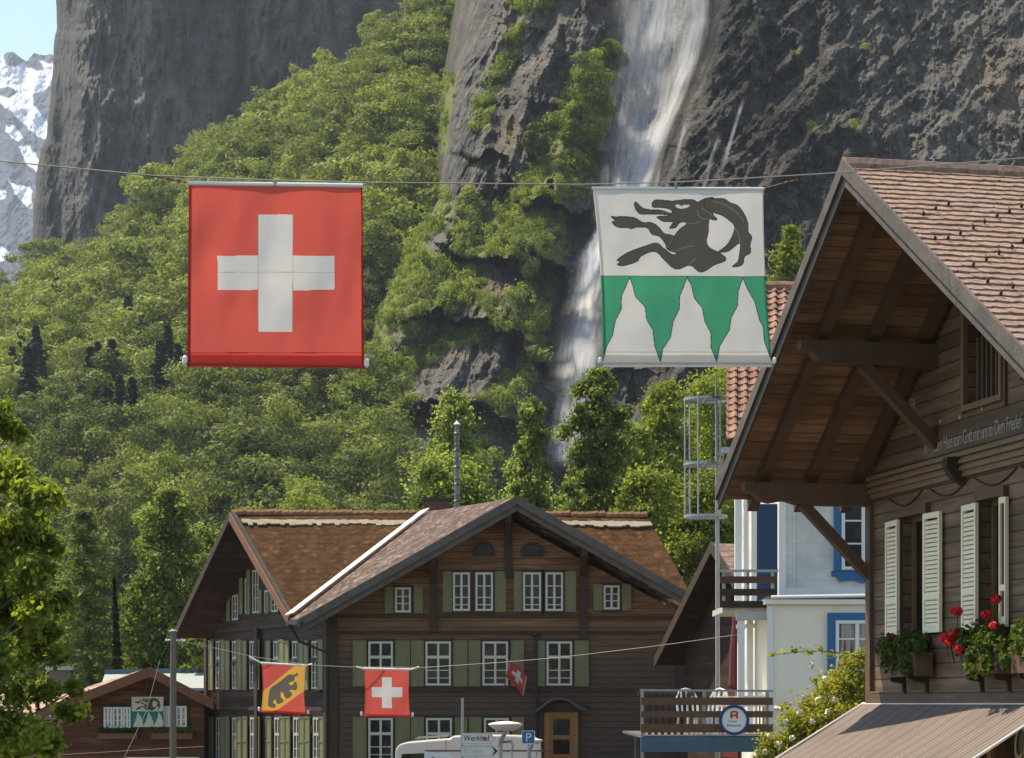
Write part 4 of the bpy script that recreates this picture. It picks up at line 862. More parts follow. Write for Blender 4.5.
# ---------- brown cottage on the left, with a flag on its gable
co = thing('cottage', (X(150, 80), 80, 0), 'small red brown cottage with low gable and striped tile roof', 'cottage')
d = 80.0; ap = P(150, 668, d - .9); lf = P(36, 712, d - .9); rt = P(214, 701, d - .9)
t = NT('striped_tile_roof'); p = t.pos(); sx = t.sep(t.mapping(p, rot=(0, 0, 0))); n1 = t.noise(p, 3, 4); fr = t.math('FRACT', t.math('MULTIPLY', sx['Z'], 4.4))
c = t.mix(t.ramp(n1, .3, .7), (.26, .15, .11), (.40, .27, .21)); c = t.mix(t.math('MULTIPLY', t.math('LESS_THAN', fr, .28), .5), c, (.10, .055, .04)); M['striptile'] = t.done(t.bsdf(c, .8, t.bump(fr, .4, .03), 0, .2))
bk = Vector((-1.6, 7.0, 0))
m = MB(); m.prism([ap, lf, lf + bk + Vector((-1, 0, 0)), ap + bk], (0, 0, -.15)); m.build('left_roof', M['striptile'], co)
m = MB(); m.prism([ap + Vector((.01, 0, 0)), ap + bk, rt + bk + Vector((.6, 0, 0)), rt], (0, 0, -.15)); m.build('right_roof', M['striptile'], co)
for B_ in (lf, rt):
    m = MB(); m.prism([ap + Vector((0, -.02, .04)), B_ + Vector((0, -.02, .04)), B_ + Vector((0, -.02, -.32)), ap + Vector((0, -.02, -.32))], (0, -.08, 0)); m.build('rake_board', M['redboard'], co)
W0 = Vector((X(62, d), d, 0)); W1 = Vector((X(204, d), d, 0)); m = MB(); m.prism([W0, W1, W1 + Zv * Zy(702, d), Vector((X(150, d), d, Zy(673, d))), W0 + Zv * Zy(707, d)], (0, .2, 0)); m.prism([W0 + Vector((0, .21, 0)), W0 + bk, W0 + bk + Zv * 2.8, W0 + Vector((0, .21, 2.8))], (.2, 0, 0)); m.build('wall', M['brownwall'], co)
CO = Vector((0, d, 0))
for (a, b_) in ((104, 112.5), (113, 123), (123.5, 131)):
    window(co, CO, FU, FN, X(a, d), X(b_, d), Zy(728, d), Zy(707, d), 'small', None, M['white'], M['curtain'])
for (a, b_) in ((163.5, 170), (176, 187)): window(co, CO, FU, FN, X(a, d), X(b_, d), Zy(727, d), Zy(706, d), 'small', None, M['white'], M['curtain'])
m = MB(); m.box(CO, FU, FN, Zv, (X(128, d), X(200, d)), (.01, .5), (Zy(765, d), Zy(757, d))); m.build('awning_box', M['cream'], co)
for (a, b_) in ((99, 139), (153, 194)):
    fb = thing('flower_box', ((X(a, d) + X(b_, d)) / 2, d - .25, Zy(738, d)), 'red flower box under the ' + ('left' if a < 120 else 'right') + ' windows of the brown cottage', 'flower box', 'flower boxes on the cottage')
    m = MB(); m.box(CO, FU, FN, Zv, (X(a, d), X(b_, d)), (.06, .36), (Zy(739, d), Zy(733, d))); m.build('box', M['redboard'], fb)
    n = 700; c_ = np.stack([RNG.uniform(X(a, d), X(b_, d), n), RNG.uniform(d - .4, d - .05, n), Zy(733, d) + np.abs(RNG.normal(size=n)) * .1], 1); v, q = leafquads(c_, np.tile([0, -.5, 1.], (n, 1)), np.full(n, .05)); npmesh('plants', v, q, M['leaf_near'], fb, {'rnd': np.zeros(len(v))})
sh_ = thing('shed', (X(150, 92), 92, 0), 'long low building with pale green sheet metal roof behind the brown cottage', 'shed')
m = MB(); A_, B_ = P(96, 673, 90), P(215, 671, 90); m.prism([P(100, 688, 88.5), P(222, 688, 88.5), B_ + Vector((0, 2, 0)), A_ + Vector((0, 2, 0))], (0, 0, -.12)); m.build('roof', pm('pale_green_sheet', (.30, .33, .29), .6, .2, 3, .1), sh_)
m = MB(); m.bar(A_ + Vector((0, 2, .06)), B_ + Vector((0, 2, .06)), .25, .22); m.build('ridge_cap', M['teal'], sh_)
m = MB(); m.box((0, 89, 0), (1, 0, 0), (0, 1, 0), Zv, (X(102, 89), X(214, 89)), (0, 5), (0, Zy(690, 89))); m.build('wall', M['brownwall'], sh_)
ho = thing('cottage', (X(30, 95), 95, 0), 'low cottage with brown tiled roof mostly hidden by the maple', 'cottage')
m = MB(); m.prism([P(-60, 716, 90), P(72, 716, 90), P(60, 690, 95), P(-50, 690, 95)], (0, 0, -.15)); m.build('roof', M['striptile'], ho); m = MB(); m.box((0, 90.6, 0), (1, 0, 0), (0, 1, 0), Zv, (X(-55, 90), X(66, 90)), (0, 6), (0, 2.3)); m.build('wall', M['brownwall'], ho)
m = MB(); c0 = P(60, 696, 94); m.box(c0, (1, 0, 0), (0, 1, 0), Zv, (-.4, .5), (-.3, .5), (-.5, 1.1)); m.mi = 1; m.box(c0, (1, 0, 0), (0, 1, 0), Zv, (-.55, .65), (-.45, .65), (1.102, 1.25)); m.build('chimney', [M['polewood'], M['metal']], ho)
#BLDEND
# ---------- chalet at the right with the big overhanging roof
C = Vector((4.068, 25, 0)); ANG = math.atan2(.2055, .9787)
def Wc(u, n, z): return C + Ub * u + Nb * n + Zv * z
rc = thing('overhang_chalet', (C.x, C.y, 0), 'brown timber chalet with painted inscription and wide overhanging tiled roof', 'chalet')
M['rwall'] = plankmat('brown_block_wall', (.125, .078, .043), (.21, .135, .078), ANG + math.pi / 2, 'Z', .155, .10, rough=.7)
M['soffit'] = plankmat('soffit_boards', (.18, .095, .045), (.32, .18, .09), ANG, 'Y', .13, .07, rough=.7)
M['rbeam'] = pm('oiled_beam', (.11, .062, .035), .7, .35, 4, .3, stretch=(1, 1, 1))
M['mould'] = pm('pale_moulding', (.19, .115, .06), .65, .3, 5, .2)
ZR, UR, UF, ZF, UN, ZN, OV, LN = 8.13, 3.62, -.49, 5.38, 7.8, 5.58, 1.62, 11.0
# wall with real openings: pieces around the windows
wins = [(.99, 1.69, 3.72, 5.02), (3.07, 3.63, 3.72, 5.02), (4.95, 5.6, 3.72, 5.02)]; uwin = [(2.72, 3.56, 6.02, 7.02), (4.6, 5.3, 6.02, 7.02)]
m = MB()
def wb(ua, ub, za, zb): m.box(C, Ub, Nb, Zv, (ua, ub), (-.22, 0), (za, zb))
edges = [0] + [e for w_ in wins for e in w_[:2]] + [7.24]
for k in range(0, len(edges), 2): wb(edges[k], edges[k + 1], 3.0, 5.3)
for w_ in wins: wb(w_[0], w_[1], 3.0, w_[2]); wb(w_[0], w_[1], w_[3], 5.3)
sF = (ZR - ZF) / (UR - UF); sN = (ZR - ZN) / (UN - UR)
zt = lambda u: (ZF + sF * (u - UF) if u < UR else ZR - sN * (u - UR)) - .18
us_ = [0, uwin[0][0], uwin[0][1], UR, uwin[1][0], uwin[1][1], 7.24]
for k in range(len(us_) - 1):
    a, b_ = us_[k], us_[k + 1]; isw = (a, b_) in [w_[:2] for w_ in uwin]
    if isw:
        w_ = [q for q in uwin if q[:2] == (a, b_)][0]; m.prism([Wc(a, 0, 5.3), Wc(b_, 0, 5.3), Wc(b_, 0, w_[2]), Wc(a, 0, w_[2])], -Nb * .22); m.prism([Wc(a, 0, w_[3]), Wc(b_, 0, w_[3]), Wc(b_, 0, zt(b_)), Wc(a, 0, zt(a))], -Nb * .22)
    else: m.prism([Wc(a, 0, 5.3), Wc(b_, 0, 5.3), Wc(b_, 0, zt(b_)), Wc(a, 0, zt(a))], -Nb * .22)
m.build('gable_wall', M['rwall'], rc)
m = MB(); m.box(C, Ub, Nb, Zv, (0, .2), (-10.5, -.225), (0, 5.2)); m.box(C, Ub, Nb, Zv, (7.04, 7.24), (-10.5, -.225), (0, 5.2)); m.box(C, Ub, Nb, Zv, (.21, 7.03), (-10.5, -10.3), (0, 5.2)); m.box(C, Ub, Nb, Zv, (.21, 7.03), (-10.2, -1.4), (3.0, 3.1)); m.build('rear_walls', M['rwall'], rc)
m = MB(); m.box(C, Ub, Nb, Zv, (.21, 7.03), (-1.5, -1.42), (3.11, 7.0)); m.build('inner_partition', M['beam'], rc)
# roof: board deck below, single tiles above
m = MB(); m.prism([Wc(UR, OV - .02, ZR), Wc(UF, OV - .02, ZF), Wc(UF, -LN, ZF), Wc(UR, -LN, ZR)], (0, 0, -.05)); m.prism([Wc(UR + .01, OV - .02, ZR), Wc(UN, OV - .02, ZN), Wc(UN, -LN, ZN), Wc(UR + .01, -LN, ZR)], (0, 0, -.05)); rdeck = m.build('roof_deck', M['soffit'], rc)
t = NT('shingle_tile'); p = t.pos(); n1 = t.noise(p, 5, 4); n2 = t.noise(p, 30, 3, .7); vo = t.n('TexVoronoi'); t.put(vo.inputs['Vector'], t.mapping(p, (5, 5, 5))); vs_ = t.sep(vo.outputs['Color'])
c = t.mix(vs_[0], (.20, .125, .092), (.31, .215, .165)); c = t.mix(t.math('MULTIPLY', t.ramp(n1, .5, .7), .35), c, (.45, .32, .22)); c = t.mix(t.math('MULTIPLY', t.ramp(n2, .6, .75), .5), c, (.16, .10, .07))
M['shingle'] = t.done(t.bsdf(c, .85, t.bump(n2, .35, .006), 0, .2))
m = MB(); run = Vector((0, 0, 0)) + Ub * (UN - UR) - Zv * (ZR - ZN); SLn = run.length; run.normalize(); nrm = (-Nb).cross(run).normalized(); nrm = nrm if nrm.z > 0 else -nrm; rd = -Nb
rows = 36; ex = SLn / rows; tw = .185
for j in range(rows):
    aa = SLn - ex * (j + 1)   # upper end distance from ridge; j=0 is the eave
    off = (j % 2) * tw / 2 + random.uniform(-.01, .01); x_ = -OV - .02 + off - tw
    while x_ < 7.0:
        x0_ = max(x_, -OV - .03); x1_ = x_ + tw - .005
        if x1_ - x0_ > .03:
            jt = random.uniform(-.008, .008); l_ = random.uniform(-.003, .003); tip = random.uniform(.006, .018)
            wd_ = x1_ - x0_; base_ = Wc(UR, 0, ZR) + rd * x0_ + run * (aa + ex + jt) + nrm * (.045 + l_); skew = random.uniform(-.006, .006)
            pf = [base_ - run * tip, base_ + rd * wd_ * .3 + run * (.004 + skew), base_ + rd * wd_ * .7 + run * (.004 - skew), base_ + rd * wd_ - run * tip]
            bk_ = [base_ + rd * wd_ - run * (ex + .05) - nrm * .022, base_ - run * (ex + .05) - nrm * .022]
            m.prism([*pf, *bk_], -nrm * .02)
        x_ += tw
m.build('roof_tiles', M['shingle'], rc)
m = MB(); runf = (Ub * (UF - UR) - Zv * (ZR - ZF)).normalized(); nf = Nb.cross(runf); nf = nf if nf.z > 0 else -nf
m.prism([Wc(UR, OV, ZR) + nf * .03, Wc(UF, OV, ZF) + nf * .03, Wc(UF, -LN, ZF) + nf * .03, Wc(UR, -LN, ZR) + nf * .03], nf * .03); m.build('far_side_tiles', M['shingle'], rc)
m = MB()
for i in range(40):
    p_ = Wc(UR, OV + .05 - i * .31, ZR + .02); m.tube([p_, p_ - Nb * .34 + Zv * .012], [.095, .085], 8)
m.build('ridge_tiles', M['shingle'], rc)
hk = pm('snow_hook_iron', (.04, .035, .03), .5, .2, 5, .1, metallic=.6)
pn = nrm; p0_ = Wc(UR, 0, ZR) + nrm * .055; eye = Vector((0, 0, CZ))
for (a, b_) in [(515,303),(453,328),(396,353),(860,315),(803,338),(744,363),(686,390),(632,416),(571,442),(512,468),(815,510),(754,537),(694,566),(632,594),(820,697),(762,731),(700,672),(657,150),(868,480),(450,470)]:
    dr_ = P(840 + a / 4.739, 140 + b_ / 4.739, 1.0) - eye; tt_ = (p0_ - eye).dot(pn) / dr_.dot(pn); p_ = eye + dr_ * tt_
    m = MB(); m.tube([p_ - nrm * .01, p_ + nrm * .022], .013, 6); m.tube([p_ + nrm * .022, p_ + nrm * .024 - run * .04], .007, 5); m.build('snow_hook', hk, rc)
# rake boards
for (ua, za) in ((UF, ZF), (UN, ZN)):
    m = MB(); m.prism([Wc(UR, OV, ZR + .03), Wc(ua, OV, za + .03), Wc(ua, OV, za - .17), Wc(UR, OV, ZR - .17)], Nb * .035)
    m.prism([Wc(UR, OV + .036, ZR + .09), Wc(ua, OV + .036, za + .09), Wc(ua, OV + .036, za - .06), Wc(UR, OV + .036, ZR - .06)], Nb * .03); m.build('rake_board', M['rake'], rc)
# rafters under the overhang
for n_r in (1.18, .62, .06):
    for (ua, za) in ((UF, ZF), (UN, ZN)):
        A, B_ = Wc(UR, n_r, ZR - .052), Wc(ua, n_r, za - .052); m = MB(); m.prism([A, B_, B_ - Zv * .13, A - Zv * .13], Nb * .12); m.build('rafter', M['rbeam'], rc)
def purlin(u, z, L=1.5, w_=.17, h=.2):
    m = MB(); prof = [(-.0, 0), (L, 0), (L, -h * .45), (L - .06, -h * .55), (L - .12, -h * .62), (L - .2, -h * 1.0), (L - .32, -h * 1.12), (L - .44, -h * 1.0), (L - .5, -h * .98), (L - .62, -h * 1.15), (L - .78, -h * 1.2), (0, -h * 1.2)]
    m.prism([Wc(u - w_ / 2, n, z + zz) for n, zz in prof], Ub * w_); m.build('purlin', M['rbeam'], rc)
purlin(.02, 5.47, 1.52); purlin(1.9, 6.76, 1.52); purlin(UR, 7.88, 1.5); purlin(5.5, 6.85, 1.5); purlin(7.22, 5.7, 1.5)
for (u, z0_, z1_) in ((.02, 4.42, 5.25), (1.9, 5.72, 6.53), (5.5, 5.8, 6.6), (7.2, 4.6, 5.4)):
    m = MB(); m.bar(Wc(u, .0, z0_), Wc(u, .82, z1_), .11, .13, up=Ub); m.build('brace', M['rbeam'], rc)
m = MB(); m.box(C, Ub, Nb, Zv, (-.02, .12), (-.02, .05), (3.0, 5.24)); m.build('corner_post', M['rbeam'], rc)
# moulded cornice, sill boards
m = MB()
for (za, zb, nn2) in ((5.30, 5.36, .045), (5.36, 5.40, .075), (5.40, 5.43, .05), (5.43, 5.47, .085), (5.47, 5.50, .06), (5.50, 5.545, .10)): m.box(C, Ub, Nb, Zv, (.125, 7.2), (0.002, nn2), (za + .0015, zb))
m.build('cornice', M['mould'], rc)
m = MB(); m.box(C, Ub, Nb, Zv, (.125, 7.2), (.002, .05), (3.0, 3.13)); m.build('sill_board', M['rwall'], rc)
m = MB(); m.prism([Wc(2.55, 0, 5.52), Wc(2.55, .2, 5.5), Wc(2.55, .21, 5.4), Wc(2.55, .12, 5.28), Wc(2.55, .0, 5.22)], Ub * .12); m.build('corbel', M['beam'], rc)
m = MB()  # scratched garland line under the cornice
for (ua, ub) in ((.6, 1.55), (1.75, 2.75), (2.9, 3.9), (4.0, 5.0)):
    pts_ = [Wc(ua + (ub - ua) * f, .012, 5.27 - .12 * math.sin(math.pi * f)) for f in np.linspace(0, 1, 14)]; m.tube(pts_, .009, 5)
m.build('garland_line', M['beam'], rc)
# windows and shutters
for wi, w_ in enumerate(wins):
    m = MB(); f_ = .07
    for (ua, ub, za, zb) in ((w_[0] - f_, w_[0], w_[2] - f_, w_[3] + .10), (w_[1], w_[1] + f_, w_[2] - f_, w_[3] + .10), (w_[0], w_[1], w_[3], w_[3] + .10), (w_[0], w_[1], w_[2] - f_, w_[2])): m.box(C, Ub, Nb, Zv, (ua, ub), (.002, .06), (za, zb))
    wn_ = m.build('window_casing', M['mould'] if 0 else M['rbeam'], rc)
    m = MB(); m.box(C, Ub, Nb, Zv, (w_[0], w_[1]), (-.16, -.14), (w_[2], w_[3])); m.build('pane', M['glass'], wn_)
    m = MB()
    for (ua, ub, za, zb) in ((w_[0], w_[0] + .05, w_[2], w_[3]), (w_[1] - .05, w_[1], w_[2], w_[3]), ((w_[0] + w_[1]) / 2 - .03, (w_[0] + w_[1]) / 2 + .03, w_[2], w_[3]), (w_[0] + .05, w_[1] - .05, w_[3] - .05, w_[3])): m.box(C, Ub, Nb, Zv, (ua, ub), (-.139, -.10), (za, zb))
    m.build('sash', M['mould'], wn_)
    for sd_, (ua, ub) in enumerate(((w_[0] - .37, w_[0] + .03), (w_[1] + .05, w_[1] + .45))):
        if wi == 1 and sd_ == 1: ua, ub = w_[1] + .02, w_[1] + .13
        m = MB(); z0_, z1_ = w_[2] + .02, w_[3] - .02; fr_ = .045; ns = 24 if not (wi == 1 and sd_ == 1) else 1; fr_ = .045 if ns > 1 else .02
        tilt = .02
        nn3 = lambda u: .03 + tilt * ((u - ua) / (ub - ua) if sd_ == 0 else (ub - u) / (ub - ua))
        def sb(ua_, ub_, za, zb, th=.035, dz=0): m.hexa([Wc(ua_, nn3(ua_), za), Wc(ub_, nn3(ub_), za), Wc(ub_, nn3(ub_), zb), Wc(ua_, nn3(ua_), zb)], [Wc(ua_, nn3(ua_) + th, za - dz), Wc(ub_, nn3(ub_) + th, za - dz), Wc(ub_, nn3(ub_) + th, zb - dz), Wc(ua_, nn3(ua_) + th, zb - dz)])
        sb(ua, ua + fr_, z0_, z1_); sb(ub - fr_, ub, z0_, z1_); sb(ua + fr_, ub - fr_, z0_, z0_ + .06); sb(ua + fr_, ub - fr_, z1_ - .06, z1_); sb(ua + fr_, ub - fr_, (z0_ + z1_) / 2 - .03 - .25, (z0_ + z1_) / 2 + .03 - .25)
        for k in range(ns):
            zz = z0_ + .07 + (z1_ - z0_ - .14) * k / ns; sb(ua + fr_, ub - fr_, zz + .004, zz + .038, .026, .012)
        m.build('shutter', M['cream'], rc)
for w_ in uwin:
    m = MB(); f_ = .06
    for (ua, ub, za, zb) in ((w_[0] - f_, w_[0], w_[2] - f_, w_[3] + .05), (w_[1], w_[1] + f_, w_[2] - f_, w_[3] + .05), (w_[0], w_[1], w_[2] - f_, w_[2]), (w_[0], w_[1], w_[3], w_[3] + .05)): m.box(C, Ub, Nb, Zv, (ua, ub), (.002, .05), (za, zb))
    wn_ = m.build('window_casing', M['mould'], rc)
    m = MB(); m.box(C, Ub, Nb, Zv, (w_[0], w_[1]), (-.14, -.12), (w_[2], w_[3])); m.build('pane', M['glass'], wn_)
    m = MB(); 
    for k in range(7): uu = w_[0] + .03 + (w_[1] - w_[0] - .06) * (k + .5) / 7; m.tube([Wc(uu, -.08, w_[2]), Wc(uu, -.08, w_[3] - .32)], .022, 6)
    m.build('balusters', M['rbeam'], wn_)
    m = MB(); uu = (w_[0] + w_[1]) / 2; m.prism([Wc(uu - .12, -.05, w_[3] - .02), Wc(uu + .02, -.05, w_[3] - .05), Wc(uu + .06, -.05, w_[3] - .22), Wc(uu - .02, -.05, w_[3] - .3), Wc(uu - .05, -.05, w_[3] - .15)], Nb * .02); m.build('ornament', M['yellowwood'], wn_)
m = MB(); m.box(C, Ub, Nb, Zv, (2.62, 2.66), (.002, .03), (5.95, 7.2)); m.box(C, Ub, Nb, Zv, (3.62, 3.67), (.002, .03), (5.9, 7.9)); m.build('wall_batten', M['rbeam'], rc)
# painted lettering
def text(name, body, O, Xd, size, mat, parent, ext=.002, shear=0, xs=1.0, sp=1.0):
    cu = bpy.data.curves.new(name, 'FONT'); cu.body = body; cu.size = size; cu.extrude = ext; cu.shear = shear; cu.space_character = sp; cu.materials.append(mat)
    o = bpy.data.objects.new(name, cu); COL.objects.link(o)
    Xd = Vector(Xd).normalized(); n = Xd.cross(Zv); O = Vector(O)
    if parent: o.parent = parent; O = O - world_loc(parent)
    o.matrix_local = Matrix.Identity(4); me = bpy.data.meshes.new_from_object(o); me.name = name; me.materials.clear(); me.materials.append(mat); o2 = bpy.data.objects.new(name, me); COL.objects.link(o2); bpy.data.objects.remove(o); o = o2; o.parent = parent
    o.matrix_local = Matrix(((Xd.x * xs, 0, n.x, O.x), (Xd.y * xs, 0, n.y, O.y), (Xd.z * xs, 1, n.z, O.z), (0, 0, 0, 1)))
    return o
M['letter'] = pm('faded_white_letters', (.34, .31, .25), .8, .4, 25, .1); M['letter2'] = pm('gold_script', (.62, .52, .34), .5, .1, 5, 0)
text('inscription', 'Am neuen Haus zum Gott mit uns zu Dem Frieden', Wc(1.6, .008, 5.64), Ub, .21, M['letter'], rc, .002, 0, .62, .9)
text('inscription', 'ER', Wc(1.22, .008, 6.15), Ub, .2, M['letter'], rc, .002, 0, .7, .9)
m = MB()
for (a, b_) in ((1.66, 5.9), (2.0, 5.93), (2.5, 5.91), (3.05, 5.93), (3.6, 5.92)): m.prism([Wc(a, .004, b_), Wc(a + .05, .004, b_ - .01), Wc(a + .06, .004, b_ + .035), Wc(a + .01, .004, b_ + .04)], Nb * .004)
m.build('inscription_flourish', M['letter'], rc)
# shop front below, script lettering on its window
m = MB(); m.box(C, Ub, Nb, Zv, (0, 3.0), (-.2, 0), (0, 2.995)); m.box(C, Ub, Nb, Zv, (6.4, 7.24), (-.2, 0), (0, 2.995)); m.box(C, Ub, Nb, Zv, (3.0, 6.4), (-.2, 0), (2.86, 2.995)); m.box(C, Ub, Nb, Zv, (3.0, 6.4), (-.2, 0), (0, .5)); m.build('shop_wall', M['rwall'], rc)
t = NT('green_shop_glass'); n_ = t.noise(t.pos(), 2.5, 3); M['shopglass'] = t.done(t.bsdf(t.mix(t.ramp(n_, .35, .65), (.06, .065, .04), (.13, .125, .08)), .15, None, 0, .5))
m = MB(); m.box(C, Ub, Nb, Zv, (3.42, 6.38), (-.12, -.10), (.5, 2.86)); m.build('shop_window', M['shopglass'], rc)
m = MB(); m.box(C, Ub, Nb, Zv, (3.0, 3.32), (-.12, -.08), (.5, 2.86)); m.build('beige_panel', pm('sand_panel', (.5, .34, .17), .6, .1, 3, 0), rc); m = MB(); m.box(C, Ub, Nb, Zv, (3.32, 3.42), (-.13, .02), (.5, 2.86)); m.build('shop_post', M['redboard'], rc)  # plain beige panel and brown post beside the shop window
text('shop_script', 'Coiffure', Wc(3.6, -.085, 2.45), Ub, .50, M['letter2'], rc, .003, .35, .62, 1.0)
# striped awning
aw = thing('awning', Wc(2.4, .1, 3.0), 'faded red and grey striped awning sloping out from the brown chalet wall', 'awning')
t = NT('striped_awning_cloth'); p = t.mapping(t.pos(), rot=(0, 0, -(ANG))); sx = t.sep(p); yy_ = sx['Y']; fr = t.math('FRACT', t.math('MULTIPLY', yy_, 3.3)); fr2 = t.math('FRACT', t.math('MULTIPLY', yy_, 9.9)); wn1 = t.noise(p, 1.2, 4)
c = t.mix(t.math('LESS_THAN', fr, .42), (.21, .185, .16), (.21, .14, .125)); c = t.mix(t.math('LESS_THAN', fr2, .17), c, (.36, .31, .27)); c = t.mix(t.math('MULTIPLY', t.ramp(wn1, .45, .7), .45), c, (.15, .135, .11))
df = t.n('BsdfDiffuse'); t.put(df.inputs[0], c); tl = t.n('BsdfTranslucent'); t.put(tl.inputs[0], c); mx_ = t.n('MixShader'); mx_.inputs[0].default_value = .3; t.t.links.new(df.outputs[0], mx_.inputs[1]); t.t.links.new(tl.outputs[0], mx_.inputs[2]); M['awn'] = t.done(mx_.outputs[0])
nu, nv = 60, 24; A_u = np.linspace(-.12, 4.85, nu); A_v = np.linspace(0, 1, nv); UU, VV = np.meshgrid(A_u, A_v)
nn4 = .03 + VV * 2.1; zz4 = 3.0 - VV * 1.13 - .07 * np.sin(VV * math.pi) + .015 * np.sin(UU * 2.3) * VV
pw = np.stack([C.x + Ub.x * UU + Nb.x * nn4, C.y + Ub.y * UU + Nb.y * nn4, zz4], -1).reshape(-1, 3)
npmesh('cloth', pw, gridfaces(nv, nu), M['awn'], aw, smooth=True)
m = MB(); m.tube([Wc(-.13, .03, 2.985), Wc(4.86, .03, 2.985)], .022, 8); m.tube([Wc(-.12, 2.13, 1.87), Wc(4.85, 2.13, 1.87)], .03, 8); m.build('roller', M['white'], aw)
m = MB(); m.tube([Wc(-.13, .03, 3.0), Wc(-.13, 1.1, 2.36), Wc(-.13, 2.13, 1.88)], .014, 6); m.tube([Wc(4.86, .03, 3.0), Wc(4.86, 1.1, 2.36), Wc(4.86, 2.13, 1.88)], .014, 6); m.tube([Wc(-.13, 2.13, 1.88), Wc(4.86, 2.13, 1.88)], .01, 6); m.build('edge_cord', M['white'], aw)
for u_ in (.3, 4.4): m = MB(); m.tube([Wc(u_, .05, 2.2), Wc(u_, 2.1, 1.86)], .02, 6); m.build('arm', M['white'], aw)
# geranium boxes under the windows
M['petal'] = pm('geranium_red', (.62, .015, .02), .6, .25, 9, 0); M['leaf_ger'] = leafmat('geranium_leaves', (.045, .08, .014), (.12, .155, .025), .35, 5)
def geranium(u0, u1, seed, blooms, label, dense=1.0):
    fb = thing('flower_box', Wc((u0 + u1) / 2, .1, 3.27), label, 'flower box', 'geranium boxes on the chalet wall')
    m = MB(); m.box(C, Ub, Nb, Zv, (u0, u1), (.055, .25), (3.28, 3.5)); m.box(C, Ub, Nb, Zv, (u0 - .02, u1 + .02), (.052, .265), (3.502, 3.53)); m.build('box', M['rbeam'], fb)
    for uu in (u0 + .12, u1 - .12):
        m = MB(); m.prism([Wc(uu - .02, .052, 3.279), Wc(uu - .02, .24, 3.279), Wc(uu - .02, .22, 3.23), Wc(uu - .02, .1, 3.21), Wc(uu - .02, .09, 3.12), Wc(uu - .02, .052, 3.10)], Ub * .04); m.build('bracket', M['beam'], fb)
    n = int(2600 * dense); cl = []
    for k in range(16): cl.append((random.uniform(u0 - .05, u1 + .05), random.uniform(.05, .28), random.uniform(3.46, 3.72), .17, .12, .13))
    for k in range(5): cl.append((random.uniform(u0, u1), random.uniform(.26, .34), random.uniform(3.3, 3.45), .1, .06, .12))
    c_, nr, idx = crown_pts(cl, n, .9); pw = np.stack([C.x + Ub.x * c_[:, 0] + Nb.x * c_[:, 1], C.y + Ub.y * c_[:, 0] + Nb.y * c_[:, 1], c_[:, 2]], 1); nw = np.stack([Ub.x * nr[:, 0] + Nb.x * nr[:, 1], Ub.y * nr[:, 0] + Nb.y * nr[:, 1], nr[:, 2]], 1)
    v, q = leafquads(pw, nw, np.full(n, .026), 1.5); npmesh('foliage', v, q, M['leaf_ger'], fb, {'rnd': np.repeat(RNG.uniform(0, 1, n), 4)})
    for (uu, nn5, zz, r) in blooms:
        k = 90; dd = RNG.normal(size=(k, 3)); dd /= np.linalg.norm(dd, axis=1, keepdims=True); ctr = np.array(Wc(uu, nn5, zz)) + dd * r * np.array([.8, .8, .62]); v, q = leafquads(ctr, dd, np.full(k, r * .42), 1.5); npmesh('bloom', v, q, M['petal'], fb)
        m = MB(); m.tube([Wc(uu, nn5, zz), Wc(uu + .01, nn5 * .7 + .05, zz - .2)], .005, 5); m.build('bloom_stem', M['leaf_ger'], fb)
geranium(1.08, 1.95, 1, [(1.0, .14, 3.72, .055), (1.06, .14, 3.69, .045)], 'geranium box with one red bloom at its far end, nearest the chalet corner')
geranium(3.11, 3.98, 2, [(2.95, .22, 3.92, .06), (2.85, .3, 3.66, .06), (2.98, .3, 3.62, .06), (3.02, .28, 3.70, .055), (3.2, .3, 3.53, .055), (3.62, .2, 3.86, .055), (3.85, .2, 4.0, .055), (3.9, .25, 3.74, .05), (3.05, .34, 3.6, .05)], 'geranium box with many red blooms under the second shuttered window')
geranium(4.3, 5.2, 3, [(4.9, .25, 3.9, .05)], 'geranium box with mostly green leaves at the right edge', 1.0)

# ---------- terrace with board fence and round sign
te = thing('terrace', (3.7, 43, 0), 'raised terrace with brown board railing and teal edge beside the white house', 'terrace')
d = 42.0; TX = lambda px: (px - CX) / F * d; TZ = lambda py: CZ + (HY - py) / F * d
TO = Vector((0, d, 0)); xa, xb = TX(641), TX(773)
m = MB(); m.box(TO, FU, Vector((0, 1, 0)), Zv, (xa, xb), (.06, 7.0), (TZ(738), TZ(735.5))); m.build('deck', M['rake'], te)
m = MB(); m.box(TO, FU, Vector((0, 1, 0)), Zv, (xa, xb), (-.02, .055), (TZ(752), TZ(737))); m.build('edge_board', M['teal'], te)
bm_ = pm('fence_board', (.13, .07, .035), .8, .35, 5, .3, stretch=(.4, 1, 1))
for ya, yb in ((697.5, 705), (711, 717.5), (724, 732.5)):
    m = MB(); m.box(TO, FU, Vector((0, 1, 0)), Zv, (xa, xb), (-.01, .03), (TZ(yb), TZ(ya))); m.build('rail_board', bm_, te)
for px in (642.5, 704.5, 767.5): m = MB(); m.box(TO, FU, Vector((0, 1, 0)), Zv, (TX(px) - .03, TX(px) + .03), (.032, .09), (0 if px != 704.5 else TZ(736), TZ(690))); m.build('rail_post', M['metal'], te)
m = MB(); m.bar((xa - .02, d + .05, TZ(690)), (xb, d + .05, TZ(691)), .05, .04); m.build('top_rail', M['metal'], te)
for k in range(8):  # far rail balusters
    px = 647 + k * 6.6; m = MB(); m.box(TO, FU, Vector((0, 1, 0)), Zv, (TX(px) - .03, TX(px) + .03), (1.2, 1.24), (TZ(735.5), TZ(693))); m.build('baluster', M['beam'], te)
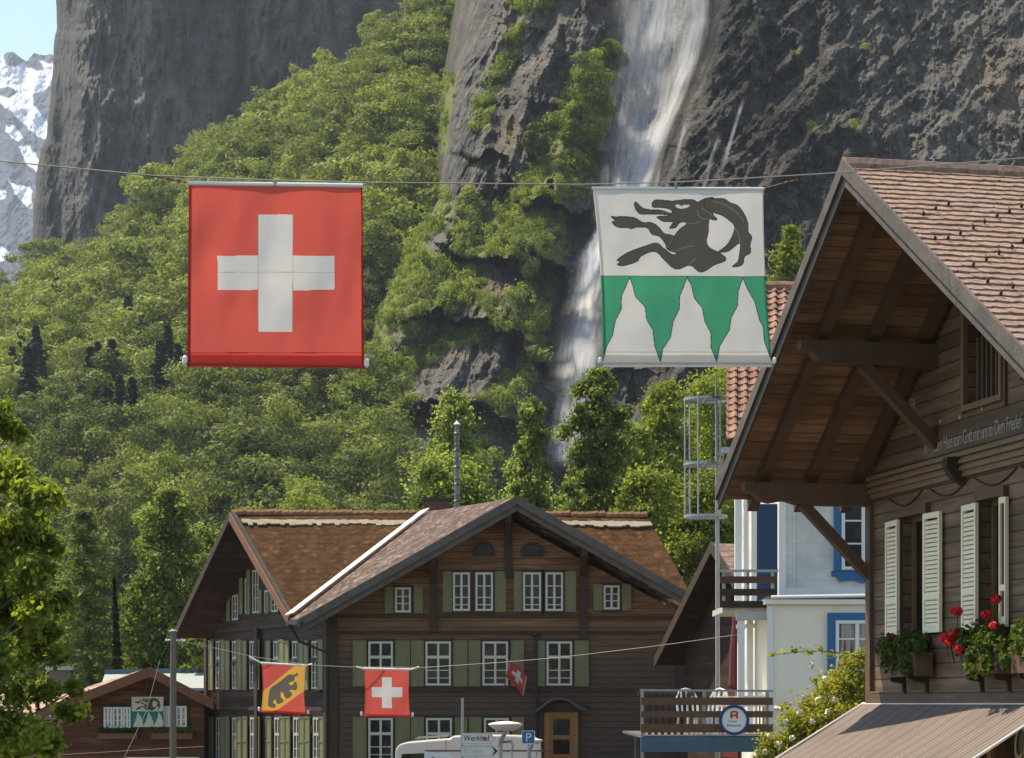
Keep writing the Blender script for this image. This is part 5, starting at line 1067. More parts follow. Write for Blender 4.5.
m = MB(); m.box(TO, FU, Vector((0, 1, 0)), Zv, (xa, TX(700)), (1.25, 1.29), (TZ(696), TZ(691))); m.build('rear_rail', M['rake'], te)
for k, px in enumerate((641, 665, 690)):
    m = MB(); m.box(TO, FU, Vector((0, 1, 0)), Zv, (TX(px), TX(px) + .12), (2, 2.12), (0, TZ(738))); m.build('support_post', M['rake'], te)
def plastic_chair(x, y, rz, label):
    z = TZ(735.5); r = thing('plastic_chair', (x, y, z), label, 'chair', 'plastic chairs on the terrace'); R_ = Matrix.Rotation(rz, 3, 'Z'); q = lambda a, b, c: Vector((x, y, z)) + R_ @ Vector((a, b, c))
    m = MB(); m.hexa([q(-.23, -.22, .42), q(.23, -.22, .42), q(.22, .2, .40), q(-.22, .2, .40)], [q(-.23, -.22, .45), q(.23, -.22, .45), q(.22, .2, .43), q(-.22, .2, .43)]); m.build('seat', M['white'], r)
    m = MB(); arch = [(-.22, .42), (-.23, .7), (-.15, .86), (0, .9), (.15, .86), (.23, .7), (.22, .42)]; m.tube([q(a, .2 + (c - .42) * .2, c) for a, c in arch], .025, 6)
    for a in (-.12, 0, .12): m.tube([q(a, .2, .42), q(a, .28, .86)], .02, 6)
    m.build('backrest', M['white'], r)
    for a, b in ((-.2, -.2), (.2, -.2), (-.2, .2), (.2, .2)): m = MB(); m.tube([q(a, b, .42), q(a * 1.15, b * 1.15, 0)], [.028, .018], 6); m.build('leg', M['white'], r)
    for a in (-.24, .24): m = MB(); m.tube([q(a, -.24, .42), q(a, -.24, .64), q(a, .22, .66)], .02, 6); m.build('armrest', M['white'], r)
plastic_chair(TX(697), 43.0, .4, 'white plastic chair on the terrace nearest the middle rail post')
plastic_chair(TX(716), 43.2, -.8, 'white plastic chair behind the round sign on the terrace')
tb = thing('terrace_table', (TX(750), 43.6, TZ(735.5)), 'small terrace table with white cloth behind the railing', 'table'); Lz = Vector(tb.location)
m = MB(); m.box(Lz, (1, 0, 0), (0, 1, 0), Zv, (-.45, .45), (-.35, .35), (.72, .75)); m.build('tabletop', M['white'], tb); m = MB(); m.box(Lz, (1, 0, 0), (0, 1, 0), Zv, (-.48, .48), (-.38, .38), (.752, .758)); m.box(Lz, (1, 0, 0), (0, 1, 0), Zv, (-.48, .48), (-.385, -.38), (.55, .757)); m.build('cloth', M['cream'], tb)
for a, b in ((-.4, -.3), (.4, -.3), (-.4, .3), (.4, .3)): m = MB(); m.tube([Lz + Vector((a, b, 0)), Lz + Vector((a, b, .72))], .02, 6); m.build('leg', M['metal'], tb)
# round sign
sg = thing('round_sign', P(734, 720, 41.9), 'round white sign with blue rim and red letter H on the terrace railing', 'sign'); Lz = Vector(sg.location)
def disc(mb, c, r, y0_, y1_, n=36, r0=0):
    for k in range(n):
        a0, a1 = 2 * math.pi * k / n, 2 * math.pi * (k + 1) / n; q = lambda a, r_: c + Vector((r_ * math.cos(a), y0_, r_ * math.sin(a)))
        mb.prism([q(a0, r0), q(a1, r0), q(a1, r), q(a0, r)] if r0 else [c + Vector((0, y0_, 0)), q(a0, r), q(a1, r)], (0, y1_ - y0_, 0))
m = MB(); disc(m, Lz, .235, -.03, .0); m.build('face', M['white'], sg); m = MB(); disc(m, Lz, .29, -.05, .02, 36, .236); m.build('rim', pm('navy_rim', (.02, .05, .14), .5, .1, 3, 0), sg)
redm = pm('sign_red', (.55, .06, .025), .6, .1, 3, 0)
m = MB()
for (a, b, c_, e) in ((-.075, -.03, .03, .14), (.03, .075, .03, .14), (-.0295, .0295, .07, .105)): m.box(Lz, (1, 0, 0), (0, 1, 0), Zv, (a, b), (-.036, -.031), (c_ - .0, e))
m.prism([Lz + Vector((-.078, -.0305, .142)), Lz + Vector((.078, -.0305, .142)), Lz + Vector((.045, -.0305, .175)), Lz + Vector((-.045, -.0305, .175))], (0, -.005, 0)); m.build('letter', redm, sg)
text('small_print', 'Hotel', Lz + Vector((-.12, -.033, -.045)), (1, 0, 0), .075, M['metal'], sg, .001); text('small_print', 'Restaurant', Lz + Vector((-.14, -.033, -.12)), (1, 0, 0), .062, M['dark'], sg, .001)
# red parasol folded
um = thing('folded_parasol', P(736, 688, 46), 'dark red folded parasol standing on the terrace beside the white posts', 'parasol'); Lz = Vector((um.location.x, um.location.y, TZ(735.5))); um.location = Lz
m = MB(); m.tube([Lz, Lz + Zv * 2.6], .025, 8); m.build('pole', M['metal'], um); m = MB(); m.lathe(Lz, [(.10, .9), (.16, 1.0), (.13, 1.8), (.07, 2.4), (.02, 2.6)], 10); m.build('canopy', M['pink'], um)

# ---------- hoop mast, street pole, wires
hm = thing('hoop_mast', (HX(717, 47), 47, 0), 'tall thin metal mast carrying a round wire cage of three hoops', 'mast'); d = 47.0
m = MB(); m.tube([(HX(718, d), d, 0), (HX(717.3, d), d, Zy(520, d)), (HX(716, d), d, Zy(380, d))], [.055, .045, .022], 10); m.build('pole', M['metal'], hm)
cxh = HX(705, d); rh = .46
for yy in (400.5, 465, 517):
    m = MB(); z_ = Zy(yy, d); ring = [Vector((cxh + rh * math.cos(a), d - .1 + rh * math.sin(a), z_)) for a in np.linspace(0, 2 * math.pi, 33)]
    for k in range(32): m.bar(ring[k], ring[k + 1], .02, .055)
    m.bar((cxh - rh, d - .1, z_), (cxh + rh, d - .1, z_), .03, .03); m.bar((cxh, d - .1 - rh, z_), (cxh, d - .1 + rh, z_), .03, .03); m.build('hoop', M['metal'], hm)
for a in (-2.9, -2.0, -.9, .9, 2.3): m = MB(); p_ = (cxh + rh * math.cos(a), d - .1 + rh * math.sin(a)); m.tube([(*p_, Zy(517, d)), (*p_, Zy(400, d))], .017, 6); m.build('cage_rod', M['metal'], hm)
d = 50.0; sp_ = thing('street_pole', (HX(173, d), d, 0), 'grey wooden pole in front of the brown cottage holding the flag wire', 'pole')
m = MB(); m.tube([(HX(173, d), d, 0), (HX(173.3, d), d, Zy(632, d))], [.08, .07], 14); m.build('post', M['polewood'], sp_); m = MB(); m.lathe((HX(173.3, d), d, Zy(632, d)), [(.095, 0), (.1, .01), (.1, .03), (.02, .06)], 14); m.build('cap', M['metal'], sp_)
m = MB(); m.tube([(HX(173, d) - .16, d, Zy(640, d)), (HX(173, d) + .28, d, Zy(640.5, d))], .02, 6); m.lathe((HX(173, d) + .2, d, Zy(640, d) - .03), [(.02, 0), (.035, .02), (.02, .06)], 8); m.lathe((HX(173, d) - .14, d, Zy(640, d) - .03), [(.02, 0), (.035, .02), (.02, .06)], 8); m.build('insulator', M['white'], sp_)
def wire(label, pts, r, mat='metal', name='overhead_wire'):
    m = MB(); o_ = []
    for k in range(len(pts) - 1):
        for f in np.linspace(0, 1, 7)[:-1]: o_.append(Vector(pts[k]).lerp(Vector(pts[k + 1]), f))
    o_.append(Vector(pts[-1])); m.tube(o_, r, 6); return tag(m.build(name, M[mat]), label, 'wire')
M['wire'] = pm('galvanised_wire', (.26, .24, .19), .6, .1, 9, 0, metallic=.2)
FD = 18.9
wire('long steel wire crossing the street and carrying the two large flags', [P(-420, 140, FD), P(0, 161, FD), P(152, 175.5, FD), P(270, 180, FD), P(380, 182.5, FD), P(578, 184.5, FD), P(680, 182, FD), P(820, 174, FD), P(852, 171.5, FD), P(1024, 158, FD), P(1240, 140, FD)], .0055, 'wire')
for px, py, lb in ((-420, 140, 'steel mast outside the picture to the left that anchors the flag wire'), (1240, 140, 'steel mast outside the picture to the right that anchors the flag wire')):
    q = P(px, py, FD); m = MB(); m.tube([(q.x, q.y, 0), (q.x, q.y, q.z + .2)], [.09, .06], 12); m.lathe((q.x, q.y, 0), [(.2, 0), (.2, .04), (.1, .06)], 12); tag(m.build('anchor_mast', M['metal']), lb, 'mast')
wire('thin sagging wire that carries the bear flag and the smaller cross flag', [P(173, 640, 50), P(215, 648, 50), P(252, 656.5, 49.8), P(310, 665, 49.6), P(350, 667, 49.4), P(425, 667.5, 49), P(500, 662.5, 48), P(560, 657.5, 47), P(660, 645.5, 45.5), P(739, 634.5, 43.3)], .0065, 'wire')
wire('slack guy wire running down from the street pole past the cottage', [P(169, 641, 50), P(160, 660, 50), P(146, 712, 49), P(124, 758, 48), P(100, 800, 47.3)], .0045, 'wire')
wire('low cable in front of the brown cottage', [P(20, 757, 60), P(82, 753.5, 60), P(173, 748, 60), P(204, 746.5, 60)], .006, 'wire')

# ---------- flags
def flag(name, label, corners, d, n, paint, mats, hem=None, mid=None, wr=.02, tr=.5, group=None, rod=True, seed=0, hemback=None):
    """corners TL TR BL BR in picture columns at distance d; paint(px,py) gives the cloth colour index"""
    TL, TR, BL, BR = [np.array(c, float) for c in corners]
    f_ = thing(name, P(*(TL + TR + BL + BR) / 4, d), label, 'flag', group)
    u = np.linspace(0, 1, n + 1); U2, V2 = np.meshgrid(u, u)
    px = (TL[0] * (1 - U2) + TR[0] * U2) * (1 - V2) + (BL[0] * (1 - U2) + BR[0] * U2) * V2; py = (TL[1] * (1 - U2) + TR[1] * U2) * (1 - V2) + (BL[1] * (1 - U2) + BR[1] * U2) * V2
    if mid is not None: px = px + mid(V2, U2)
    wav = (fbm(px / 34 + seed, py / 85, 5 + seed, 2) - .5) * wr * 3.2 + (fbm(px / 14, py / 22 + seed, 15, 2) - .5) * wr * .25 + .25 * wr * np.sin(U2 * 9 + V2 * 3)
    wav = wav * (.25 + .75 * np.sin(np.clip(V2, 0, 1) * math.pi)) 
    dd = d + wav; pw = W3(px, py, np.full_like(px, d)); pw[..., 1] = dd
    cxp = (px[:-1, :-1] + px[1:, 1:]) / 2; cyp = (py[:-1, :-1] + py[1:, 1:]) / 2; mi = paint(cxp, cyp)
    npmesh('cloth', pw.reshape(-1, 3), gridfaces(n + 1, n + 1)[:, ::-1], mats, f_, smooth=True, mi=mi.ravel())
    if hem is not None:   # doubled cloth along the bottom and both sides
        for (m_, nm) in ((V2 > hem, 'bottom_hem'), (U2 < .016, 'side_hem'), (U2 > .984, 'side_hem')):
            fs = gridfaces(n + 1, n + 1); keep = m_.ravel()[fs].all(1); fs = fs[keep]; ids, inv = np.unique(fs, return_inverse=True); vv = pw.reshape(-1, 3)[ids] + np.array([0, .006, 0])
            npmesh(nm, vv, inv.reshape(-1, 4), mats, f_, smooth=True, mi=mi.ravel()[keep])
    return f_
def curve_poly(pts, n=6):  # smooth closed outline
    P_ = np.array(pts, float); out = []
    for i in range(len(P_)):
        a, b, c, e = P_[i - 1], P_[i], P_[(i + 1) % len(P_)], P_[(i + 2) % len(P_)]
        for t_ in np.linspace(0, 1, n, endpoint=False): out.append(.5 * ((2 * b) + (-a + c) * t_ + (2 * a - 5 * b + 4 * c - e) * t_ ** 2 + (-a + 3 * b - 3 * c + e) * t_ ** 3))
    return [tuple(q) for q in out]
def near_line(px, py, pl):
    r = np.full(px.shape, 1e9)
    for (x0_, y0_), (x1_, y1_) in zip(pl[:-1], pl[1:]):
        L2 = (x1_ - x0_) ** 2 + (y1_ - y0_) ** 2 + 1e-9; t_ = np.clip(((px - x0_) * (x1_ - x0_) + (py - y0_) * (y1_ - y0_)) / L2, 0, 1); r = np.minimum(r, (px - x0_ - t_ * (x1_ - x0_)) ** 2 + (py - y0_ - t_ * (y1_ - y0_)) ** 2)
    return np.sqrt(r)
CL = {'red': clothmat('red_flag_cloth', (.70, .115, .085), .55), 'white': clothmat('white_flag_cloth', (.72, .67, .60), .45), 'seam': clothmat('seam_thread', (.5, .45, .38), .3), 'redseam': clothmat('red_seam', (.42, .03, .03), .3),
      'green': clothmat('green_flag_cloth', (.06, .33, .18), .5), 'black': clothmat('black_flag_cloth', (.115, .10, .08), .3), 'line': clothmat('dark_outline', (.04, .03, .028), .2), 'yellow': clothmat('yellow_flag_cloth', (.88, .46, .09), .5), 'bear': clothmat('bear_grey', (.19, .155, .11), .35), 'pgrey': clothmat('pale_grey_line', (.30, .28, .22), .3)}
def swiss(px, py, v=(258.2, 292.7, 214.7, 331.7), h=(217.5, 334.3, 255.6, 289.9), seams=True, hemy=352.8):
    a = (px > v[0]) & (px < v[1]) & (py > v[2]) & (py < v[3]); b = (px > h[0]) & (px < h[1]) & (py > h[2]) & (py < h[3]); r = np.where(a | b, 1, 0)
    if seams:
        r = np.where((a | b) & ((np.abs(px - v[0] - .2) < .32) | (np.abs(px - v[1] + .2) < .32)), 2, r); r = np.where(np.abs(py - 272.3) < .35, np.where(a | b, 2, 0), r); r = np.where((np.abs(py - hemy) < .4), 3, r); r = np.where((px < 190.4) & (r == 0) | (px > 361.4) & (r == 0), 3, r)
    return r
f1 = flag('cross_flag', 'large square red flag with white cross hanging from the upper wire', [(188.8, 184), (362.3, 186.3), (187, 367), (364, 368.5)], FD, 300, swiss, [CL['red'], CL['white'], CL['seam'], CL['redseam']], hem=.918, seed=1)
IB = [(300,95),(310,72),(340,62),(430,70),(520,60),(570,65),(592,78),(640,56),(700,56),(690,150),(716,186),(700,195),(665,190),(663,260),(650,330),(672,370),(740,405),(775,448),(700,480),(615,527),(545,483),(470,510),(420,490),(370,440),(330,400),(285,400),(225,430),(205,460),(120,487),(78,480),(95,462),(78,448),(150,400),(270,355),(330,340),(370,370),(430,415),(455,405),(400,380),(430,320),(470,260),(525,215),(480,210),(455,240),(412,245),(435,205),(375,203),(330,175),(360,168),(415,165),(340,155),(235,157),(200,130),(187,90),(200,78),(240,115),(300,128),(360,130),(420,150),(428,136),(405,120),(350,113),(310,112)]
IL = [(38,170),(60,172),(180,175),(240,208),(300,210),(345,240),(380,280),(440,300),(400,380),(385,345),(350,300),(300,285),(270,245),(200,240),(165,252),(150,243),(80,240),(45,208),(62,200)]
IH = [(640,55),(700,55),(760,55),(800,80),(850,100),(890,150),(915,210),(918,265),(940,300),(930,350),(932,400),(895,425),(885,470),(850,490),(815,490),(850,455),(862,400),(866,345),(850,345),(815,375),(780,395),(728,395),(790,340),(830,240),(790,190),(740,160),(700,148),(640,110)]
IE = [(445,95),(470,93),(490,105),(500,94),(545,95),(530,112),(490,122),(460,114)]
mp = lambda L_: [(605 + a / 6.4, 190 + b / 6.4) for a, b in L_]
MTN = [[(45,540),(65,465),(100,400),(115,320),(150,250),(150,180),(197,72),(215,120),(230,180),(285,235),(295,310),(330,370),(340,460),(372,550),(372,640),(45,640)], [(372,550),(385,480),(430,410),(445,320),(480,250),(482,180),(524,72),(550,120),(565,190),(610,245),(625,320),(660,390),(660,470),(693,550),(693,640),(372,640)], [(693,550),(710,460),(765,370),(775,300),(812,230),(815,150),(842,72),(865,130),(910,210),(935,310),(955,350),(965,440),(1005,545),(1040,640),(693,640)]]
mq = lambda L_: [(595 + a / 5.689, 265 + b / 5.689) for a, b in L_]
def ibex(px, py, low=False):
    r = np.zeros(px.shape, int); r = np.where(py > 276.3, 2, r)
    for mt_ in MTN: r = np.where(inpoly(px, py, mq(mt_)) & (py > 276.3), 0, r)
    lw_ = .42
    if not low:
        for mt_ in MTN: r = np.where((near_line(px, py, mq(mt_[:-2])) < .38) & (py > 276), 3, r)
        r = np.where(py > 362, np.where(r == 2, 0, r), r); r = np.where(np.abs(py - 276.3) < .38, 3, r); r = np.where(np.abs(py - 352.2) < .3, np.where(r == 0, 4, 3), r)
    for pl in (IB, IL, IH):
        pl = curve_poly(mp(pl), 4); ins = inpoly(px, py, pl); r = np.where(ins, 1, r)
        if not low: r = np.where(near_line(px, py, pl + pl[:1]) < .33, 3, r)
    r = np.where(inpoly(px, py, mp(IE)), 0, r)
    if not low:
        for ln_ in ([(590,130),(600,165),(630,190),(655,185)], [(525,212),(570,218),(612,200)], [(450,395),(500,370),(560,358)], [(540,475),(580,440)], [(400,375),(425,330),(440,300)], [(620,118),(660,140),(700,180)], [(690,70),(770,95),(840,140),(890,200)], [(830,240),(855,280),(866,345)]):
            r = np.where((near_line(px, py, mp(ln_)) < .25) & (r == 1), 4, r)
        for e_ in ([(480,88),(494,104)],): r = np.where(near_line(px, py, mp(e_)) < .5, 1, r)
    return r
IBM = [CL['white'], CL['black'], CL['green'], CL['line'], CL['pgrey']]
f2 = flag('ibex_flag', 'large white and green flag with black ibex above three white peaks', [(592.8, 189), (763.3, 189.5), (602.5, 367), (772, 367)], FD, 340, ibex, IBM, hem=.92, mid=lambda V_, U_: 3.0 * np.sin(V_ * math.pi) * (1 - U_) - 2.2 * np.sin(V_ * math.pi) * U_, seed=5)
def rods(f_, tl, tr, bl, br, d, r=.016, mat='white', rope=((-36, -7), (18, -3))):
    m = MB(); m.tube([P(*tl, d), P(*tr, d)], r * 1.25, 8); m.build('top_rod', M[mat], f_)
    m = MB(); m.tube([P(bl[0] - 2, bl[1], d), P(br[0] + 2, br[1], d)], r * .9, 8); m.build('bottom_rod', CL['red'] if f_ in (f1, ) or f_.name.startswith(('bear', 'cross')) else CL['white'], f_)
    for q in (bl, br):
        m = MB(); c_ = P(q[0] + (-2 if q is bl else 2), q[1] - 2, d); m.lathe(c_ - Zv * r * 2, [(r * .6, 0), (r * 1.4, r), (r * 1.4, r * 4), (r * .5, r * 5)], 8); m.build('end_cap', M['white'], f_)
M['ropem'] = pm('rusty_shackle', (.16, .08, .05), .6, .3, 9, .1)
rods(f1, (188, 183), (363, 185.5), (187, 363), (364.5, 366), FD)
rods(f2, (592, 188), (764, 188.7), (602, 363), (772.5, 363), FD, .011)
for f_, A, B_ in ((f1, (146, 175), (188, 182.5)), (f1, (363, 185), (381, 182.3)), (f2, (572, 184.8), (592, 188.5)), (f2, (764, 188.3), (806, 177.5))):
    m = MB(); a, b_ = P(*A, FD), P(*B_, FD); m.tube([a, a.lerp(b_, .35)], .006, 6); 
    for k in range(5): q = a.lerp(b_, .35 + k * .13); m.tube([q, a.lerp(b_, .35 + k * .13 + .09)], .0115 if k % 2 else .007, 6)
    m.build('shackle', M['ropem'] if A[0] in (146, 764) else M['wire'], f_)
for f_, A in ((f1, (275, 180.5)), (f2, (676, 182.6))):
    m = MB(); m.tube([P(*A, FD - .01), P(A[0], A[1] + 6, FD - .012)], .01, 6); m.tube([P(A[0] - 2, A[1] + 1, FD - .014), P(A[0] + 2, A[1] + 3, FD - .014)], .006, 6); m.build('clip', M['wire'], f_)
BE = [(85,600),(95,480),(120,370),(200,310),(290,245),(345,195),(400,172),(450,180),(480,155),(500,160),(508,185),(460,215),(455,262),(400,285),(375,312),(430,322),(455,280),(485,290),(495,360),(470,395),(420,390),(385,402),(420,432),(415,475),(350,515),(320,490),(300,440),(270,420),(265,490),(300,530),(300,560),(230,590),(205,570),(190,520),(155,570),(195,600),(185,640),(150,645),(100,625)]
mb_ = lambda L_: [(262 + a / 14.04, 662 + b / 14.04) for a, b in L_]
def bern(px, py):
    r = np.zeros(px.shape, int); band = inpoly(px, py, mb_([(-40, 455), (10, 415), (460, 50), (520, 0), (700, -40), (700, 320), (600, 400), (250, 650), (130, 700), (60, 800), (-60, 800)])); r = np.where(band, 1, r)
    bp = curve_poly(mb_(BE), 4); r = np.where(inpoly(px, py, bp), 2, r); return r
f3 = flag('bear_flag', 'red and yellow flag with a dark bear on its diagonal band', [(261.5, 663.5), (305.7, 666), (261.2, 712), (305.8, 715)], 49.7, 150, bern, [CL['red'], CL['yellow'], CL['bear']], hem=.93, wr=.03, seed=2, mid=lambda V_, U_: 1.6 * np.sin(V_ * math.pi) * (1 - U_) - 1.6 * np.sin(V_ * math.pi) * U_)
rods(f3, (261, 663), (306, 665.5), (261, 711.5), (306, 714.5), 49.65, .02)
for A, B_ in (((249, 656.5), (261.5, 663)), ((306, 665.5), (312, 664))): m = MB(); m.tube([P(*A, 49.65), P(*B_, 49.65)], .02, 6); m.build('rope', M['white'], f3)
f4 = flag('cross_flag', 'smaller square red flag with white cross on the lower wire before the chalet', [(364, 669), (409, 670), (364.2, 716), (410.2, 717)], 49.2, 150, lambda a, b: swiss(a, b, (382, 391.7, 677.3, 708), (371.7, 402.3, 687.2, 697.2), False), [CL['red'], CL['white']], hem=.94, wr=.03, seed=3, mid=lambda V_, U_: 1.0 * np.sin(V_ * math.pi) * (1 - U_) - 1.0 * np.sin(V_ * math.pi) * U_)
rods(f4, (363, 668.5), (410, 669.5), (363.5, 716), (410.5, 717), 49.15, .02)
for A, B_ in (((356, 666.5), (364, 669)), ((409, 670), (419, 667))): m = MB(); m.tube([P(*A, 49.15), P(*B_, 49.15)], .02, 6); m.build('rope', M['white'], f4)
IBc = [(131.5, 696.5), (163.5, 696.5), (131.5, 727), (163, 727)]
fmap = lambda px, py: ibex(592.8 + (px - 131.5) / 32 * 175, 189 + (py - 696.5) / 30.5 * 178, True)
f5 = flag('ibex_flag', 'small white and green ibex flag hung on the gable of the brown cottage', IBc, 79.7, 160, fmap, [clothmat('aged_white_cloth', (.6, .56, .45), .1), CL['black'], clothmat('aged_teal_cloth', (.03, .2, .16), .1), CL['line'], CL['pgrey']], hem=None, wr=.02, seed=4)
m = MB(); m.tube([P(131, 696.3, 79.68), P(164, 696.3, 79.68)], .02, 6); m.build('top_rod', M['redboard'], f5)
m = MB(); m.tube([P(150, 674, 79.6), P(144, 696, 79.68)], .012, 6); m.build('cord', M['redboard'], f5)
# drooping flag on a staff at the chalet wall
f6 = thing('staff_flag', P(515, 668, 69), 'little red flag with white cross drooping from the chalet wall', 'flag')
pl_ = [(510, 661.5), (517, 665), (523, 671), (528.5, 682), (529.5, 686), (527.5, 692), (524, 696), (519, 688), (513, 683), (507, 678.5), (506.5, 674), (511.5, 671)]
nu = 60; u = np.linspace(0, 1, nu); U2, V2 = np.meshgrid(u, u); TLq, TRq, BLq, BRq = (510, 661.5), (527, 677), (506, 677), (523, 696)
px = (TLq[0] * (1 - U2) + TRq[0] * U2) * (1 - V2) + (BLq[0] * (1 - U2) + BRq[0] * U2) * V2 + 2.2 * np.sin(U2 * math.pi) * (1 - V2) + 1.5 * np.sin(U2 * 3.1) * V2; py = (TLq[1] * (1 - U2) + TRq[1] * U2) * (1 - V2) + (BLq[1] * (1 - U2) + BRq[1] * U2) * V2 - 1.2 * np.sin(U2 * math.pi) * (1 - V2)
pw = W3(px, py, 69 + 0 * px); pw[..., 1] = 69.0 + .12 * np.sin(V2 * 7 + U2 * 3)
uc, vc = (U2[:-1, :-1] + U2[1:, 1:]) / 2, (V2[:-1, :-1] + V2[1:, 1:]) / 2; cr_ = ((np.abs(uc - .48) < .30) & (np.abs(vc - .5) < .1)) | ((np.abs(vc - .5) < .3) & (np.abs(uc - .48) < .1)); cr_ = np.where(cr_ | (uc > .95), 1, 0)
npmesh('cloth', pw.reshape(-1, 3), gridfaces(nu, nu)[:, ::-1], [CL['red'], CL['white']], f6, smooth=True, mi=cr_.ravel())
m = MB(); m.tube([P(512, 655, 68.9), P(505.5, 680, 69.2), Vector((X(504), D0, Zy(690)))], .018, 6); m.build('staff', M['metal'], f6)

# ---------- van, lamps, direction signs in front of the chalet
vd = 60.0; VX = lambda px: (px - CX) / F * vd; VZ = lambda py: CZ + (HY - py) / F * vd
van = thing('camper_van', (VX(468), vd + 1, 0), 'white camper van parked before the chalet, its roof showing above the signs', 'van')
M['vanw'] = pm('van_paint', (.66, .58, .48), .25, .06, 2, 0, spec=.5)
prof = [(395, 765), (395.5, 750), (399, 744.5), (407, 742.5), (430, 740.5), (450, 739), (452, 736.5), (470, 735.5), (505, 735.5), (535, 736.5), (541, 742), (543, 765)]
pts_ = [Vector((VX(a), vd, max(.45, VZ(b) if b < 760 else .45))) for a, b in prof]
m = MB(); m.prism(pts_, (0, 2.0, 0)); m.build('body', M['vanw'], van, bevel=.06)
m = MB(); m.prism([Vector((VX(a), vd - .012, VZ(b))) for a, b in ((402, 754), (440, 752.5), (440, 765), (400, 766))], (0, .01, 0)); m.build('side_window', M['glass'], van)
m = MB(); m.prism([Vector((VX(a), vd - .012, VZ(b))) for a, b in ((456, 741), (530, 741), (532, 752), (456, 752))], (0, .01, 0)); m.build('side_window', M['glass'], van) if 0 else None
m = MB(); m.bar((VX(415), vd + .25, VZ(738.5)), (VX(447), vd + .25, VZ(736.5)), .04, .04); m.bar((VX(415), vd + 1.75, VZ(738.5)), (VX(447), vd + 1.75, VZ(736.5)), .04, .04); m.build('roof_rack', M['metal'], van)
for px in (446, 476, 512):
    m = MB(); m.box((VX(px), vd - .006, 0), (1, 0, 0), (0, 1, 0), Zv, (-.012, .012), (0, .006), (.6, VZ(740))); m.build('panel_gap', M['metal'], van)
m = MB(); m.box((VX(480), vd - .015, 0), (1, 0, 0), (0, 1, 0), Zv, (-1.5, 1.9), (0, .014), (VZ(751.5), VZ(750))); m.build('trim_strip', M['redboard'], van)
for px in (420, 520):
    w_ = MB(); a = [Vector((VX(px) + .33 * math.cos(q), vd - .03, .34 + .33 * math.sin(q))) for q in np.linspace(0, 2 * math.pi, 24, endpoint=False)]; w_.prism(a, (0, .22, 0)); wh_ = w_.build('wheel', M['dark'], van)
    w_ = MB(); a = [Vector((VX(px) + .19 * math.cos(q), vd - .045, .34 + .19 * math.sin(q))) for q in np.linspace(0, 2 * math.pi, 20, endpoint=False)]; w_.prism(a, (0, .012, 0)); w_.build('rim', M['metal'], wh_)
M['lampw'] = pm('lamp_enamel', (.75, .66, .60), .4, .08, 3, 0)
for (px, py, w2, dd, lb) in ((505.5, 724, 17.5, 30, 'street lamp with a wide white saucer shade above the direction signs'), (532.5, 740, 10.5, 44, 'street lamp with a smaller saucer shade below the parking sign')):
    c_ = P(px, py, dd); r_ = w2 / F * dd; la = thing('street_lamp', (c_.x, c_.y, 0), lb, 'street lamp', 'saucer street lamps')
    m = MB(); m.lathe(c_, [(r_ * .45, -r_ * .40), (r_ * .75, -r_ * .24), (r_ * .98, -.012), (r_, 0), (r_ * .8, r_ * .07), (r_ * .4, r_ * .14), (.01, r_ * .17)], 32); m.build('lamp_shade', M['lampw'], la, smooth=True)
    m = MB(); m.tube([c_ + Vector((0, 0, -r_ * .38)), c_ + Vector((-.01, 0, -r_ * .55)), c_ + Vector((-r_ * .25, 0, -r_ * .9)), c_ + Vector((-r_ * .3, 0, -r_ * 1.4)), Vector((c_.x - r_ * .3, c_.y, 0))], [.03, .03, .035, .035, .045], 8); m.tube([c_ + Vector((-r_ * .28, 0, -r_ * 1.05)), c_ + Vector((r_ * .3, 0, -r_ * 1.0)), c_ + Vector((r_ * .42, 0, -r_ * 1.2)), c_ + Vector((r_ * .35, 0, -r_ * 1.6))], .018, 6); m.build('lamp_post', M['metal'], la)
sgd = 28.0; SX = lambda px: (px - CX) / F * sgd; SZ = lambda py: CZ + (HY - py) / F * sgd
ss = thing('signpost', (SX(461.5), sgd, 0), 'thin signpost with two right pointing white direction arrows', 'signpost')
m = MB(); m.tube([(SX(461.5), sgd, 0), (SX(462.5), sgd, SZ(698))], .018, 8); m.build('post', M['metal'], ss)
for (x0_, x1_, y0_, y1_, tx, cc) in ((461, 495.5, 733, 743.5, 'Werkhof', 'dark'), (461, 498, 746, 756, 'Kirche', 'letter2')):
    m = MB(); zt_, zb_ = SZ(y0_), SZ(y1_); zc = (zt_ + zb_) / 2; O_ = [(SX(x0_), zb_), (SX(x1_ - 6), zb_), (SX(x1_), zc), (SX(x1_ - 6), zt_), (SX(x0_), zt_)]
    m.prism([Vector((a, sgd - .03, b)) for a, b in O_], (0, .012, 0)); ar = m.build('arrow_board', M['white'], ss)
    m = MB(); i_ = [(a, b) for a, b in O_]
    for k in range(5):
        (a0, b0), (a1, b1) = i_[k], i_[(k + 1) % 5]; m.bar((a0, sgd - .034, b0), (a1, sgd - .034, b1), .008, .008)
    m.build('border', M['metal'], ar)
    if cc == 'dark': m = MB(); disc(m, Vector((SX(484.5), sgd - .036, zc)), .022, -.004, 0, 12); m.build('symbol', redm, ar)
    else: m = MB(); m.prism([Vector((SX(x1_ - 6.5), sgd - .036, SZ(y1_))), Vector((SX(x1_), sgd - .036, zc)), Vector((SX(x1_ - 6.5), sgd - .036, SZ(y0_))), Vector((SX(x1_ - 3.4), sgd - .036, zc))], (0, -.003, 0)); m.build('arrow_mark', M['dark'], ar)
    text('word', tx, (SX(463.5), sgd - .033, SZ(y1_ - 2.6)), (1, 0, 0), .105, M[cc], ar, .001, 0, .85)
s2 = thing('arrow_sign', (SX(437), sgd + .4, 0), 'white direction arrow left of the signpost, cut by the picture edge', 'sign')
